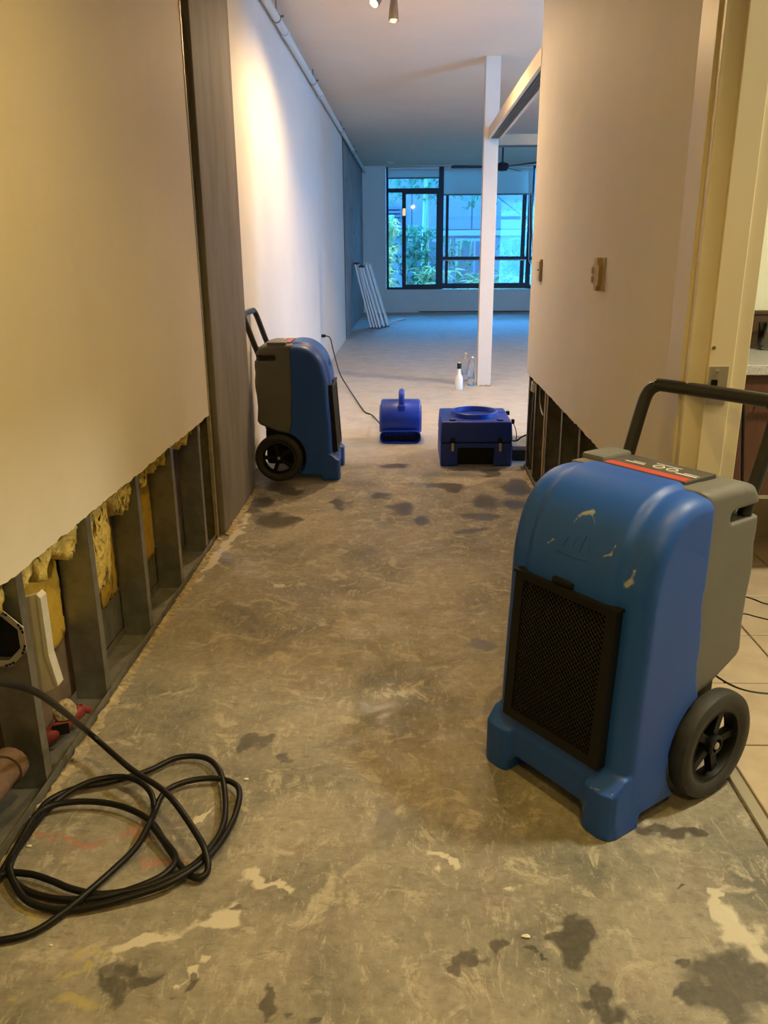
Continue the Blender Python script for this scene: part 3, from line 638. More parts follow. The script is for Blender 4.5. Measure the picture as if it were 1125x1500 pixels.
def build_dehumidifier():
    root = empty('dehumidifier')
    # --- blue front shell
    front = smooth2([(.262, .786), (.215, .788), (.165, .777), (.116, .744), (.078, .69), (.056, .62), (.047, .56), (.043, .46), (.034, .30), (.028, .14), (.026, .05)], 4)
    rear = [(.30, .05), (.302, .20), (.290, .27), (.270, .34), (.269, .44), (.259, .52), (.264, .60), (.262, .70)]
    prof = front + smooth2(rear, 3)
    HWD = 0.211
    def off(w):
        o = 0.0
        if w > 0.118: t = min(1, (w - 0.118) / 0.024); o += 0.013 * (t * t * (3 - 2 * t))
        r = 0.050
        if w > HWD - r: t = min(1, (w - (HWD - r)) / r); o += 0.036 * (1 - math.sqrt(max(0, 1 - t * t)))
        return o
    # rear (seam) side must not move: offset only where the outline faces front or up
    ws = sorted(set([-HWD + HWD * 2 * i / 60 for i in range(61)] + [s * (HWD - .05 * (1 - math.sin(a * PI / 16))) for s in (-1, 1) for a in range(9)]))
    P = prof if poly_area(prof) > 0 else prof[::-1]
    g = G(); rings = []
    for w in ws:
        po_ = offset_poly(P, off(abs(w))); ring = []
        for (u, z), (u2, z2) in zip(P, po_):
            k = min(1, max(0, (0.235 - u) / 0.03)) if z < 0.70 else 1.0
            ring.append(g.bm.verts.new((w, u + (u2 - u) * k if z < .70 else (u2 if u < .24 else u), z + (z2 - z) * k if z > .10 else z)))
        rings.append(ring)
    n = len(P)
    for a, b in zip(rings, rings[1:]):
        for k in range(n): g.bm.faces.new((a[k], a[(k + 1) % n], b[(k + 1) % n], b[k]))
    g.bm.faces.new(rings[0]); g.bm.faces.new(rings[-1][::-1])
    shell = g.obj('shell', 'blue_shell', root)
    # flared base with two feet joined into the shell
    b = G()
    b.prism([(.018, .035), (.018, .115), (.045, .150), (.29, .150), (.29, .035)], lambda p, s: ((-.2105, .2105)[s], p[0], p[1]))
    for s in (-1, 1):
        c = s * .1635
        b.prism([(c - .047, .03), (c - .040, .008), (c - .02, .0), (c + .02, .0), (c + .040, .008), (c + .047, .03), (c + .047, .20), (c - .047, .20)], lambda p, q: (p[0], p[1], (0.0, .118)[q]))
        b.prism([(c - .047, .03), (c - .040, .010), (c - .02, .003), (c + .02, .003), (c + .040, .010), (c + .047, .03), (c + .047, .06), (c - .047, .06)], lambda p, q: (p[0], p[1] + (0, .035)[q], (.117, .150)[q]))
    base = b.obj('base_tmp', 'blue_shell', root)
    rm = shell.modifiers.new('u', 'BOOLEAN')
    rm.operation = 'UNION'; rm.object = base; rm.solver = 'EXACT'; rm.use_self = True
    apply_mods(shell); bpy.data.objects.remove(base)
    cuts = []
    for s in (-1, 1):
        cuts.append(G().lathe([(0, -.12), (.154, -.12), (.154, .12), (0, .12)], 48, TR(s * .245, .348, .138) @ roty(PI / 2)).obj('c', 'blue_shell'))
    cuts.append(G().prism([(-.130, -.1), (-.124, .030), (-.106, .050), (.106, .050), (.124, .030), (.130, -.1)], lambda p, s: (p[0], (-.1, .4)[s], p[1])).obj('c', 'blue_shell'))
    cuts.append(G().box(-.4, .4, .105, .5, -.1, .034).obj('c', 'blue_shell'))
    boolean(shell, cuts)
    remesh(shell, 0.0042, 5)
    shell.data.materials.clear(); shell.data.materials.append(MAT['blue_shell'])
    # scuffs as an attribute with their own outlines
    me = shell.data; co = np.zeros(len(me.vertices) * 3); me.vertices.foreach_get('co', co); co = co.reshape(-1, 3); F = np.zeros(len(co))
    def scuff(p, q, r):
        nonlocal F
        p = np.array(p); q = np.array(q); d = q - p; t = np.clip(((co - p) @ d) / max(1e-9, d @ d), 0, 1); dist = np.linalg.norm(co - (p + t[:, None] * d), axis=1)
        F = np.maximum(F, 1 - dist / (2 * r))
    def on(w, z): # front surface point near w, z
        i = np.argmin((co[:, 0] - w) ** 2 + (co[:, 2] - z) ** 2 + np.where(co[:, 1] > .25, 9, 0) + co[:, 1] * .002); return co[i]
    for (w0, z0, w1_, z1, r) in ((.148, .598, .158, .606, .008), (.158, .602, .160, .634, .004), (.085, .645, .102, .652, .0035), (.102, .652, .108, .672, .002), (-.012, .706, .0, .716, .006), (.0, .716, .018, .722, .006), (-.015, .70, -.02, .69, .003), (.02, .718, .04, .70, .0028),
                                 (-.072, .632, -.062, .640, .004), (.15, .12, .20, .125, .002), (.13, .05, .135, .075, .002)):
        scuff(on(w0, z0), on(w1_, z1), r)
    at = me.attributes.new('scuff', 'FLOAT', 'POINT'); at.data.foreach_set('value', F)
    # --- grey rear shell
    gp_ = [(.248, .30), (.248, .778), (.40, .776), (.440, .766), (.462, .738), (.466, .700), (.470, .66), (.467, .62), (.473, .575), (.473, .54), (.466, .49), (.463, .42), (.468, .37), (.470, .345), (.455, .325), (.36, .283), (.27, .262)]
    gsh = loft_w(gp_, lambda w: 0.022 * (1 - math.sqrt(max(0, 1 - (max(0, w - .178) / .0225) ** 2))) if w > .178 else 0, [-.200, -.199, -.196, -.190, -.178, -.1, 0, .1, .178, .190, .196, .199, .200]).obj('rear_shell', 'grey_plastic', root)
    cuts = []
    for s in (-1, 1):
        cuts.append(G().box(min(s * .14, s * .3), max(s * .14, s * .3), .345, .60, .690, .722, bev=.012).obj('c', 'grey_plastic'))
    cuts.append(G().box(-.115, .125, .270, .392, .768, .80, bev=.004).obj('c', 'grey_plastic'))
    cuts.append(G().box(-.138, .138, .455, .60, .34, .71).obj('c', 'grey_plastic'))
    boolean(gsh, cuts); remesh(gsh, 0.0042, 3)
    gsh.data.materials.clear(); gsh.data.materials.append(MAT['grey_plastic'])
    G().box(-.19, -.118, .285, .395, .770, .792, bev=.008).obj('lid_ridge', 'grey_plastic', gsh, True)
    # --- control panel
    cp = G().box(-.113, .123, .272, .390, .770, .7830, bev=.001).obj('control_panel', 'label_dark', root)
    G().box(-.110, .118, .276, .304, .7830, .7838).obj('red_band', 'label_red', cp)
    for (x0, x1, y0, y1) in ((-.085, -.03, .326, .331), (-.07, -.035, .338, .341), (.06, .115, .322, .328), (.075, .115, .335, .338), (-.02, .05, .362, .365)):
        G().box(x0, x1, y0, y1, .7830, .7837).obj('printed_line', 'label_white', cp)
    for x in (.005, .042):
        G().lathe([(.014, .7830), (.014, .7850), (.011, .7850), (.011, .7833)], 24, TR(x, .337, 0)).obj('button_ring', 'label_white', cp)
        G().lathe([(.0105, .7830), (.010, .7847), (0, .7850)], 20, TR(x, .337, 0)).obj('button', 'grey_plastic', cp)
    # --- filter grille, leaning with the front
    def gl(w, s, d): # s along the height 0..1, d outwards
        return Vector((w, .050 + (.026 - .050) * (1 - s) - d, .158 + .386 * s))
    gr = empty('filter_grille'); gr.parent = root
    f = G()
    def slab(w0, w1_, s0, s1, d0, d1):
        vs = [f.bm.verts.new(gl(w, s, d)) for w in (w0, w1_) for s in (s0, s1) for d in (d0, d1)]
        for q in [(0, 1, 3, 2), (4, 6, 7, 5), (0, 4, 5, 1), (2, 3, 7, 6), (0, 2, 6, 4), (1, 5, 7, 3)]: f.bm.faces.new([vs[i] for i in q])
    slab(-.152, .152, 0, .062, -.02, .013); slab(-.152, .152, .95, 1.0, -.03, .013); slab(-.152, -.125, .062, .95, -.02, .013); slab(.125, .152, .062, .95, -.02, .013)
    slab(-.156, .156, .985, 1.005, -.03, .016)
    f.obj('grille_frame', 'black_plastic', root)
    f = G(); slab(-.126, .126, .05, .96, -.02, .005); f.obj('filter_pad', 'grille_black', root)
    f = G(); x0, x1, H = -.125, .125, .343
    st = .0125
    for sgn in (1, -1):
        k = -int(H / st) - 2
        while k * st < (x1 - x0) + H:
            c = k * st; k += 1                                   # line x - x0 = c + sgn*t
            t0, t1 = 0.0, H
            if sgn == 1: t0 = max(t0, -c); t1 = min(t1, (x1 - x0) - c)
            else: t0 = max(t0, c - (x1 - x0)); t1 = min(t1, c)
            if t1 - t0 < .004: continue
            pa = gl(x0 + c + sgn * t0, .062 + .888 * t0 / H, .008); pb = gl(x0 + c + sgn * t1, .062 + .888 * t1 / H, .008)
            f.tube([pa, pb], .0016, 4)
    o = f.obj('grille_mesh', 'black_plastic', root); o['kind'] = 'stuff'
    bpy.data.objects.remove(gr)
    G().box(-.032, .032, -.012, .035, 0, .022, bev=.006, rot=TR(-.01, .052, .541)).obj('grille_catch', 'black_plastic', root, True)
    # --- moulded mark above the grille (peak lines over an underline)
    def fr(w, z):
        i = np.argmin((co[:, 0] - w) ** 2 + (co[:, 2] - z) ** 2 + np.where(co[:, 1] > .2, 9, 0)); p = co[i]; return Vector((w, p[1] - .0004, z))
    g = G()
    for seg in ([(-.045, .622), (.0, .621), (.048, .622)], [(-.03, .634), (-.018, .660), (-.004, .640), (.006, .668), (.018, .640)], [(.020, .634), (.030, .674), (.046, .634)]):
        g.tube([fr(*p) for p in seg], .0014, 6, smooth=6)
    g.obj('moulded_mark', 'blue_shell', root, True)
    # --- wheels
    for s in (-1, 1):
        T = TR(s * .2180, .348, .138) @ roty(s * PI / 2)
        wh = empty('wheel'); wh.parent = root
        bpy.data.objects.remove(wh)
        ty = G().lathe([(.094, -.020), (.110, -.026), (.126, -.025), (.135, -.018), (.138, -.006), (.138, .008), (.135, .019), (.126, .0255), (.110, .0255), (.102, .021), (.098, .017), (.092, .017), (.092, -.020)], 56, T).obj('wheel', 'tyre', root, True)
        g = G(); g.lathe([(.093, -.018), (.093, .016), (.087, .018), (.085, .012), (.084, -.018)], 48, T, closed=True)
        for k in range(5):
            a = 2 * PI * k / 5 + .3
            for da, wdt in ((0, .0105),):
                ca, sa = math.cos(a + da), math.sin(a + da); cb, sb = math.cos(a), math.sin(a)
                pa = Vector((.022 * cb, .022 * sb, 0)); pb = Vector((.089 * ca, .089 * sa, 0)); dr = (pb - pa).normalized(); nn = Vector((-dr.y, dr.x, 0)) * wdt
                vs = [g.bm.verts.new(T @ (p + q + Vector((0, 0, z)))) for p in (pa, pb) for q in (-nn, nn) for z in (-.014, .006)]
                for q in [(0, 1, 3, 2), (4, 6, 7, 5), (0, 4, 5, 1), (2, 3, 7, 6), (0, 2, 6, 4), (1, 5, 7, 3)]: g.bm.faces.new([vs[i] for i in q])
        g.lathe([(0, -.018), (.027, -.018), (.026, .016), (.022, .020), (.018, .020), (.016, .012), (0, .012)], 32, T)
        rim = g.obj('rim', 'black_plastic', ty, True)
        G().lathe([(0, .011), (.009, .012), (.009, .019), (.006, .022), (.003, .0225), (0, .021)], 18, T).obj('axle_nut', 'latch_metal', ty, True)
    G().tube([(-.20, .348, .138), (.20, .348, .138)], .008, 10).obj('axle', 'latch_metal', root, True)
    G().box(-.165, .165, .19, .43, .085, .30, bev=.02).obj('chassis', 'black_plastic', root, True)
    # --- handle
    hp = []
    for (w, u, z) in ((-.176, .436, .69), (-.178, .448, .735), (-.180, .468, .79), (-.180, .500, .885), (-.175, .513, .921), (-.157, .520, .938), (-.128, .522, .942)): hp.append((w, u, z))
    hp = hp + [(-w, u, z) for (w, u, z) in hp[::-1]]
    G().tube(hp, .0165, 14, smooth=5).obj('handle', 'handle_paint', root, True)
    # --- power cord hanging down the back
    G().tube([(.150, .468, .60), (.155, .487, .56), (.155, .492, .48), (.150, .486, .40), (.150, .480, .33), (.12, .475, .27), (.06, .463, .25), (-.02, .462, .36), (.03, .470, .5), (.09, .470, .58)], .0045, 8, smooth=6).obj('power_cord', 'black_rubber', root, True)
    return root
dh = build_dehumidifier()
tag(dh, 'large blue and grey wheeled dehumidifier with scuffed front beside the door frame', 'dehumidifier', 'dehumidifiers')
A = math.radians(37.0)
dh.location = (0.321, 1.694, 0.0); dh.rotation_euler = (0, 0, A - PI / 2)
d2 = copy_tree(dh); tag(d2, 'blue and grey wheeled dehumidifier standing past the concrete column by the wall', 'dehumidifier', 'dehumidifiers')
d2.location = (-0.402, 4.775, 0.0); d2.rotation_euler = (0, 0, PI / 2)

# ------------------------------------------------------------------ air scrubber box
ab = empty('air_scrubber', (0.4125, 4.89, 0)); tag(ab, 'square blue air scrubber box with round collar on top', 'air scrubber')
def taper_box(w0, w1, y0, y1, z0, z1, tw=0, td=0):
    return [(w0, y0, z0), (w1, y0, z0), (w1, y1, z0), (w0, y1, z0), (w0 + tw, y0 + td, z1), (w1 - tw, y0 + td, z1), (w1 - tw, y1 - td, z1), (w0 + tw, y1 - td, z1)]
def hexa(g, P, bev=0, seg=3):
    vs = [g.bm.verts.new(p) for p in P]
    fs = [g.bm.faces.new([vs[i] for i in q]) for q in ((0, 3, 2, 1), (4, 5, 6, 7), (0, 1, 5, 4), (1, 2, 6, 5), (2, 3, 7, 6), (3, 0, 4, 7))]
    if bev: bmesh.ops.bevel(g.bm, geom=list({e for f in fs for e in f.edges}), offset=bev, segments=seg, profile=.5, affect='EDGES')
    return g
lb = hexa(G(), taper_box(-.220, .220, 0, .47, 0.0, .146, 0.0, 0), .010).obj('lower_case', 'blue_dark', ab, True)
bpy.context.view_layer.update(); boolean(lb, [G().box(.4125 - .115, .4125 + .110, 4.79, 4.95, -.05, .118).obj('c', 'blue_dark')])
lb.data.polygons.foreach_set('use_smooth', [False] * len(lb.data.polygons))
G().box(-.113, .108, .045, .058, .004, .116).obj('intake_grille', 'black_plastic', lb)
hexa(G(), taper_box(-.221, .221, -.002, .472, .150, .278, .008, .008), .010).obj('lid', 'blue_dark', ab, True)
G().box(-.216, .216, .004, .466, .146, .150).obj('seam_gasket', 'black_plastic', ab)
G().lathe([(.152, .0), (.147, .03), (.143, .033), (.134, .033), (.130, .028), (.128, -.02), (0, -.02)], 56, TR(0, .225, .276)).obj('collar', 'blue_bright', ab, 'x')
for x in (-.145, .145):
    G().lathe([(.022, 0), (.022, .010), (.018, .013), (0, .013)], 20, TR(x, .055, .277)).obj('stacking_stud', 'blue_dark', ab, True)
    la = G().box(x - .013, x + .013, -.008, .0, .155, .178, bev=.001).obj('latch', 'black_plastic', ab)
    G().box(x - .009, x + .009, -.016, -.004, .098, .150, bev=.004).obj('latch_clip', 'latch_metal', la, True)
G().box(.222, .240, .10, .13, .245, .272, bev=.003).obj('switch_knob', 'black_plastic', ab); G().box(.214, .236, .33, .36, .255, .280, bev=.003).obj('switch_knob', 'black_plastic', ab)
G().box(.13, .20, .30, .44, .277, .281).obj('lid_plate', 'blue_dark', ab)
G().tube([(.235, .115, .245), (.252, .11, .20), (.256, .10, .15), (.248, .08, .155)], .003, 6, smooth=5).obj('switch_lead', 'black_rubber', ab, True)
pc = G().tube([(0.645, 5.00, .137), (0.672, 4.99, .140), (0.70, 4.985, .165), (0.75, 4.99, .18), (0.79, 5.02, .15), (.83, 5.04, .112), (0.9, 5.08, .106)], .005, 8, smooth=6).obj('power_cable', 'black_rubber', None, True)
tag(pc, 'short black power cable from the air scrubber behind the cut wall', 'cable')
eb = empty('equipment_case', (0.735, 5.12, 0)); tag(eb, 'low dark grey case on the floor between the scrubber and cut wall', 'case')
G().box(-.085, .2, -.10, .2, .07, .098, bev=.004).obj('lid', 'galvanised_dull', eb); G().box(-.08, .195, -.092, .19, 0, .07, bev=.004).obj('body', 'black_plastic', eb)

# ------------------------------------------------------------------ small air mover
am = empty('air_mover', (-0.06, 5.5, 0)); tag(am, 'small royal blue drum air mover with top handle on the floor', 'air mover')
cz, cyy, Rr = .148, .155, .136
g = G(); g.lathe([(0, -.140), (.10, -.140), (.128, -.136), (Rr, -.125), (Rr, .125), (.128, .136), (.10, .140), (0, .140)], 48, TR(0, cyy, cz) @ roty(PI / 2)); g.obj('drum', 'blue_bright', am, True)
for s in (-1, 1):
    G().lathe([(.095, .139), (.095, .146), (.088, .146), (.088, .139)], 36, TR(0, cyy, cz) @ roty(s * PI / 2), closed=True).obj('inlet_ring', 'blue_dark', am, True)
    G().lathe([(.088, .141), (0, .1415)], 36, TR(0, cyy, cz) @ roty(s * PI / 2)).obj('inlet_grille', 'black_plastic', am)
def stadium(hw, hh, r, k=7):
    P = []
    for (cx_, cz_, a0) in ((hw - r, hh - r, 0), (-hw + r, hh - r, PI / 2), (-hw + r, -hh + r, PI), (hw - r, -hh + r, 1.5 * PI)):
        for i in range(k): a = a0 + PI / 2 * i / (k - 1); P.append((cx_ + r * math.cos(a), cz_ + r * math.sin(a)))
    return P
g = G(); rings = []
for (y, hw, hh, zc_) in ((.12, .135, .045, .062), (.03, .137, .043, .050), (.006, .142, .045, .046), (0.0, .141, .044, .046), (.0, .136, .039, .046), (.03, .134, .036, .046), (.07, .130, .034, .048)):
    rings.append([g.bm.verts.new((x, y, zc_ + z)) for x, z in stadium(hw, hh, hh * .85)])
for a, b in zip(rings, rings[1:]):
    for k in range(len(a)): g.bm.faces.new((a[k], a[(k + 1) % len(a)], b[(k + 1) % len(a)], b[k]))
no = g.obj('outlet_nozzle', 'blue_bright', am, True)
g = G(); vs = [g.bm.verts.new((x, .068, .05 + z)) for x, z in stadium(.131, .034, .029)]; g.bm.faces.new(vs); g.obj('outlet_shade', 'black_plastic', no)  # black sheet standing in for the shade inside the outlet
for k in range(9): G().box(-.1 + .025 * k, -.098 + .025 * k, .035, .045, .018, .074).obj('outlet_fin', 'blue_dark', no)
G().tube([(0.007, .085, .255), (.007, .080, .300), (.007, .10, .328), (.007, .15, .338), (.007, .20, .328), (.007, .225, .30), (.007, .222, .255)], .021, 14, smooth=5).obj('carry_handle', 'blue_bright', am, True)
G().box(-.02, .034, .02, .10, .13, .262, bev=.01, rot=TR(0, .02, 0)).obj('handle_rib', 'blue_bright', am, True)

# ------------------------------------------------------------------ bottles by the post
def at_floor(o, px, py): p = gz(px, py); o.location = p; return o
sb = empty('spray_bottle'); at_floor(sb, 672, 570); sb.scale = (.95, .95, .88); tag(sb, 'white bottle with black cap on the floor in front of the post', 'bottle')
G().lathe([(0, 0), (.036, 0), (.040, .006), (.039, .11), (.034, .135), (.018, .165), (.016, .21), (.016, .225), (0, .225)], 28).obj('body', 'spray_white', sb, True)
G().lathe([(0, .222), (.021, .222), (.021, .275), (.019, .280), (0, .280)], 24).obj('cap', 'black_plastic', sb, True)
G().lathe([(0, .28), (.012, .28), (.010, .294), (0, .295)], 16).obj('nozzle', 'spray_white', sb, True)
wb = empty('water_bottle'); at_floor(wb, 690.5, 565); wb.scale = (.95, .95, .85)
G().lathe([(0, 0), (.032, 0), (.037, .008), (.0365, .07), (.035, .075), (.037, .08), (.037, .22), (.034, .25), (.022, .285), (.014, .30), (.013, .325), (0, .325)], 28).obj('body', 'bottle_plastic', wb, 'all')
G().lathe([(0, .318), (.0155, .318), (.0155, .335), (0, .336)], 20).obj('cap', 'pvc_white', wb, True)
tag(wb, 'clear empty plastic bottle touching the foot of the post', 'bottle', 'clear bottles by the post')
wb2 = copy_tree(wb); at_floor(wb2, 681, 558); tag(wb2, 'clear plastic bottle standing just behind the white spray bottle', 'bottle', 'clear bottles by the post')

# ------------------------------------------------------------------ boards leaning in the far corner
bgx = [(0.0, .0, 1.10, 'board_white'), (.055, -.02, 1.10, 'board_white'), (.11, -.05, 1.06, 'board_white'), (.165, -.05, 1.06, 'board_white'), (.23, .15, 1.10, 'board_white'), (.30, .25, 1.08, 'board_white')]
bl_ = ['white board leaning flat against the concrete wall, innermost of the bundle', 'white board second from the concrete wall in the leaning bundle', 'white board with black end cap third from the concrete wall', 'white board with black end cap fourth from the concrete wall', 'wide white board on the window side of the leaning bundle', 'outermost white board of the leaning bundle facing the window']
for k, (dx, dy, h, m) in enumerate(bgx):
    th = .034; e = empty('shelf_board', (-0.63 + dx * .95, 14.15 + dy, 0.0)); tag(e, bl_[k], 'board', 'boards leaning in the corner')
    lean = math.asin(min(.9, (0.26 + dx * .20) / h)); e.rotation_euler = (0, -lean, 0)
    G().box(-th, 0, 0, .30, .02, h - .02, bev=.002, seg=1).obj('panel', m, e)
    G().box(-th - .002, .002, -.003, .303, h - .022, h + .012).obj('end_cap', 'board_dark' if k < 4 else 'board_white', e); G().box(-th - .002, .002, -.003, .303, 0.006, .022).obj('end_cap', 'board_dark', e)
lab = ['white board lying on the floor nearest the leaning bundle', 'white board lying askew on the floor in front of the window wall']
for k, (x0, y0, x1, y1) in enumerate(((-0.52, 14.25, -0.36, 15.6), (-0.44, 14.9, -0.12, 15.9))):
    d = Vector((x1 - x0, y1 - y0, 0)); e = empty('floor_board', (x0, y0, 0), math.atan2(d.y, d.x)); tag(e, lab[k], 'board', 'boards lying on the floor')
    G().box(0, d.length, -.06, .06, .004, .034, bev=.002, seg=1).obj('panel', 'board_white', e); G().box(-.012, .001, -.062, .062, 0.002, .036).obj('end_cap', 'board_dark', e)

# ------------------------------------------------------------------ wall fittings
sw = empty('light_switch', (XR, 4.565, 1.168)); tag(sw, 'pale double light switch near the end of the cut wall', 'switch')
G().box(-.010, 0, -.055, .055, -.055, .055, bev=.003).obj('plate', 'switch_plate', sw)
G().box(-.016, -.010, -.045, .045, .004, .046, bev=.002).obj('rocker', 'switch_plate', sw); G().box(-.016, -.010, -.045, .045, -.046, -.004, bev=.002).obj('rocker', 'switch_plate', sw)
G().box(-.0115, -.0095, -.05, .05, -.003, .003).obj('gap', 'joint_dark', sw); G().box(-.013, -.001, -.060, -.0552, -.056, .056).obj('side_lip', 'tan_box', sw)
tb_ = empty('thermostat_base', (XR, 3.13, 1.185)); tag(tb_, 'tan thermostat back plate left on the wall between switch and door', 'thermostat')
G().box(-.004, 0, -.075, .075, -.055, .062, bev=.001).obj('paint_patch', 'dirt_smudge', tb_)
G().prism([(-.05, -.035), (-.028, -.035), (-.018, -.055), (.012, -.055), (.020, -.035), (.055, -.030), (.055, .034), (.030, .036), (.026, .058), (-.02, .060), (-.026, .036), (-.05, .034)], lambda p, s: ((-.004, -.020)[s], p[0], p[1])).obj('back_plate', 'tan_box', tb_)
G().box(-.028, -.020, .028, .050, -.026, -.004).box(-.028, -.020, .028, .050, .004, .026).obj('terminal_block', 'switch_plate', tb_)
G().box(-.024, -.019, .050, .056, .006, .024).obj('contact', 'black_plastic', tb_)
pg = gx(470, 492, XFL)
pl_ = empty('power_plug', (XFL, pg.y, pg.z)); tag(pl_, 'black plug and lead in the far wall socket running to the air mover', 'plug')
G().box(0, .006, -.04, .04, -.06, .06, bev=.002).obj('socket_plate', 'switch_plate', pl_)
G().box(.006, .05, -.018, .018, -.016, .016, bev=.006).obj('plug_body', 'black_plastic', pl_, True)
lead = [pg + Vector((.05, 0, 0))] + [Vector(p) for p in ((XFL + .10, pg.y - .02, pg.z - .02), (XFL + .14, pg.y - .15, .28))]
lead += [gz(497, 545, .12), gz(508, 565, .03), gz(520, 583, .012), gz(533, 602, .006), gz(540, 606, .006), gz(546, 609, .006), Vector((-.19, 5.62, .1))]
o = G().tube([p - Vector((XFL, pg.y, pg.z)) for p in lead], .006, 8, smooth=6).obj('lead', 'black_rubber', pl_, True)

# ------------------------------------------------------------------ inside the opened left wall
def batt(y0, y1, z0, z1, x0, x1, label, seed, m='fibreglass', ny=34, nz=20, rag=.05):
    r = np.random.default_rng(seed); g = G(); ys = np.linspace(y0, y1, ny); edge = (np.interp(np.arange(ny), np.arange(0, ny, 4), r.random(len(range(0, ny, 4)))) * 1.1 + r.random(ny) * .5) * rag
    R = []
    for f_ in (0, 1):
        row = []
        for i, y in enumerate(ys):
            cl = []
            for j in range(nz):
                t = j / (nz - 1); z = z1 + (z0 + edge[i] - z1) * t; bul = math.sin(PI * min(1, max(0, (i / (ny - 1))))) ** .4 * math.sin(PI * (t * .92 + .06)) ** .5
                xm = (x0 + x1) / 2; hx = (x1 - x0) / 2 * (0.35 + .65 * bul) * (1 + r.uniform(-.30, .22))
                cl.append(g.bm.verts.new((xm + (hx if f_ else -hx), y + r.uniform(-.005, .005), z + r.uniform(-.007, .007))))
            row.append(cl)
        R.append(row)
    for f_ in (0, 1):
        for i in range(ny - 1):
            for j in range(nz - 1): g.bm.faces.new((R[f_][i][j], R[f_][i + 1][j], R[f_][i + 1][j + 1], R[f_][i][j + 1]))
    for i in range(ny - 1):
        for j in (0, nz - 1): g.bm.faces.new((R[0][i][j], R[0][i + 1][j], R[1][i + 1][j], R[1][i][j]))
    for j in range(nz - 1):
        for i in (0, ny - 1): g.bm.faces.new((R[0][i][j], R[0][i][j + 1], R[1][i][j + 1], R[1][i][j]))
    o = g.obj('insulation_batt', m, None, 'all')
    return tag(o, label, 'insulation', 'insulation in the opened wall')
batt(1.35, 1.69, .47, .75, -.985, -.902, 'pale yellow insulation tuft above the octagonal plate', 1)
batt(1.74, 2.115, .455, .75, -.985, -.900, 'torn yellow insulation hanging above the white plastic strip', 2, rag=.08)
batt(1.76, 2.11, .20, .50, -1.006, -.985, 'flat ochre insulation sheet behind the white plastic strip', 3, 'fibreglass_flat', rag=.03)
batt(2.17, 2.36, .24, .70, -.985, -.915, 'long torn yellow insulation strip between second and third studs', 4, rag=.10)
batt(2.368, 2.545, .46, .75, -.985, -.900, 'crumpled yellow insulation at the cut edge before the third stud', 5, rag=.07)
batt(2.40, 2.54, .16, .50, -1.006, -.988, 'narrow flat yellow insulation strip beside the third stud', 6, 'fibreglass_flat', rag=.02)
batt(2.60, 2.72, .49, .75, -.96, -.900, 'small yellow insulation tuft right after the third stud', 7, rag=.05)
batt(2.66, 2.955, .14, .60, -1.006, -.985, 'flat yellow insulation sheet between third and fourth studs', 8, 'fibreglass_flat', rag=.03)
batt(2.80, 2.958, .49, .75, -.97, -.900, 'frayed yellow insulation hanging just before the fourth stud', 9, rag=.05)
batt(3.01, 3.365, .50, .75, -.97, -.900, 'ragged yellow insulation hanging between fourth and fifth studs', 10, rag=.06)
batt(3.40, 3.46, .41, .70, -.96, -.905, 'thin yellow insulation wisp next to the concrete column', 11, ny=8, rag=.04)
# octagonal plate with slots
oc = empty('octagonal_bracket', gy(-8, 936, 1.672)); tag(oc, 'pale metal octagonal bracket with slots on the first visible stud', 'bracket')
g = G(); ro, ri = .077, .062
for k in range(8):
    a0, a1 = PI / 8 + k * PI / 4, PI / 8 + (k + 1) * PI / 4
    q = [(ro * math.cos(a0), ro * math.sin(a0)), (ro * math.cos(a1), ro * math.sin(a1)), (ri * math.cos(a1), ri * math.sin(a1)), (ri * math.cos(a0), ri * math.sin(a0))]
    g.prism(q, lambda p, s: (p[0], (0, .003)[s], p[1]))
g.obj('ring', 'steel_plate', oc)
for k in range(8):
    for da in (-.13, 0, .13):
        a = PI / 8 + k * PI / 4 + da
        G().box(-.0025, .0025, -.0006, .0002, -.0035, .0035, rot=Matrix.Translation((.0705 * math.cos(a), 0, .0705 * math.sin(a))) @ roty(-a)).obj('slot', 'black_plastic', oc)
G().prism([(.060 * math.cos(PI / 8 + k * PI / 4), .060 * math.sin(PI / 8 + k * PI / 4)) for k in range(8)], lambda p, s: (p[0], (.018, .022)[s], p[1])).obj('back_box', 'black_plastic', oc)
# white strip
ws_ = empty('plastic_strip', (0, 0, 0)); tag(ws_, 'off white plastic strip leaning behind the first visible stud', 'strip')
a0, a1, b0, b1 = gx(33, 876, -.925), gx(54, 871, -.915), gx(52, 1012, -.925), gx(88, 1006, -.905)
yb = 1.80
def q3(px, py): p = gy(px, py, yb); return p
g = G(); P4 = [q3(30, 877), q3(54, 870), q3(66, 960), q3(84, 1006), q3(62, 1016), q3(45, 985)]
g.prism([(p.x, p.z) for p in P4], lambda p, s: (p[0], yb + (0, .012)[s], p[1])); g.obj('face', 'pvc_white', ws_)
P5 = [q3(54, 870), q3(60, 876), q3(72, 960), q3(86, 1004), q3(84, 1006), q3(66, 960)]
G().prism([(p.x, p.z) for p in P5], lambda p, s: (p[0], yb + (-.003, .03)[s], p[1])).obj('edge', 'pvc_white', ws_)
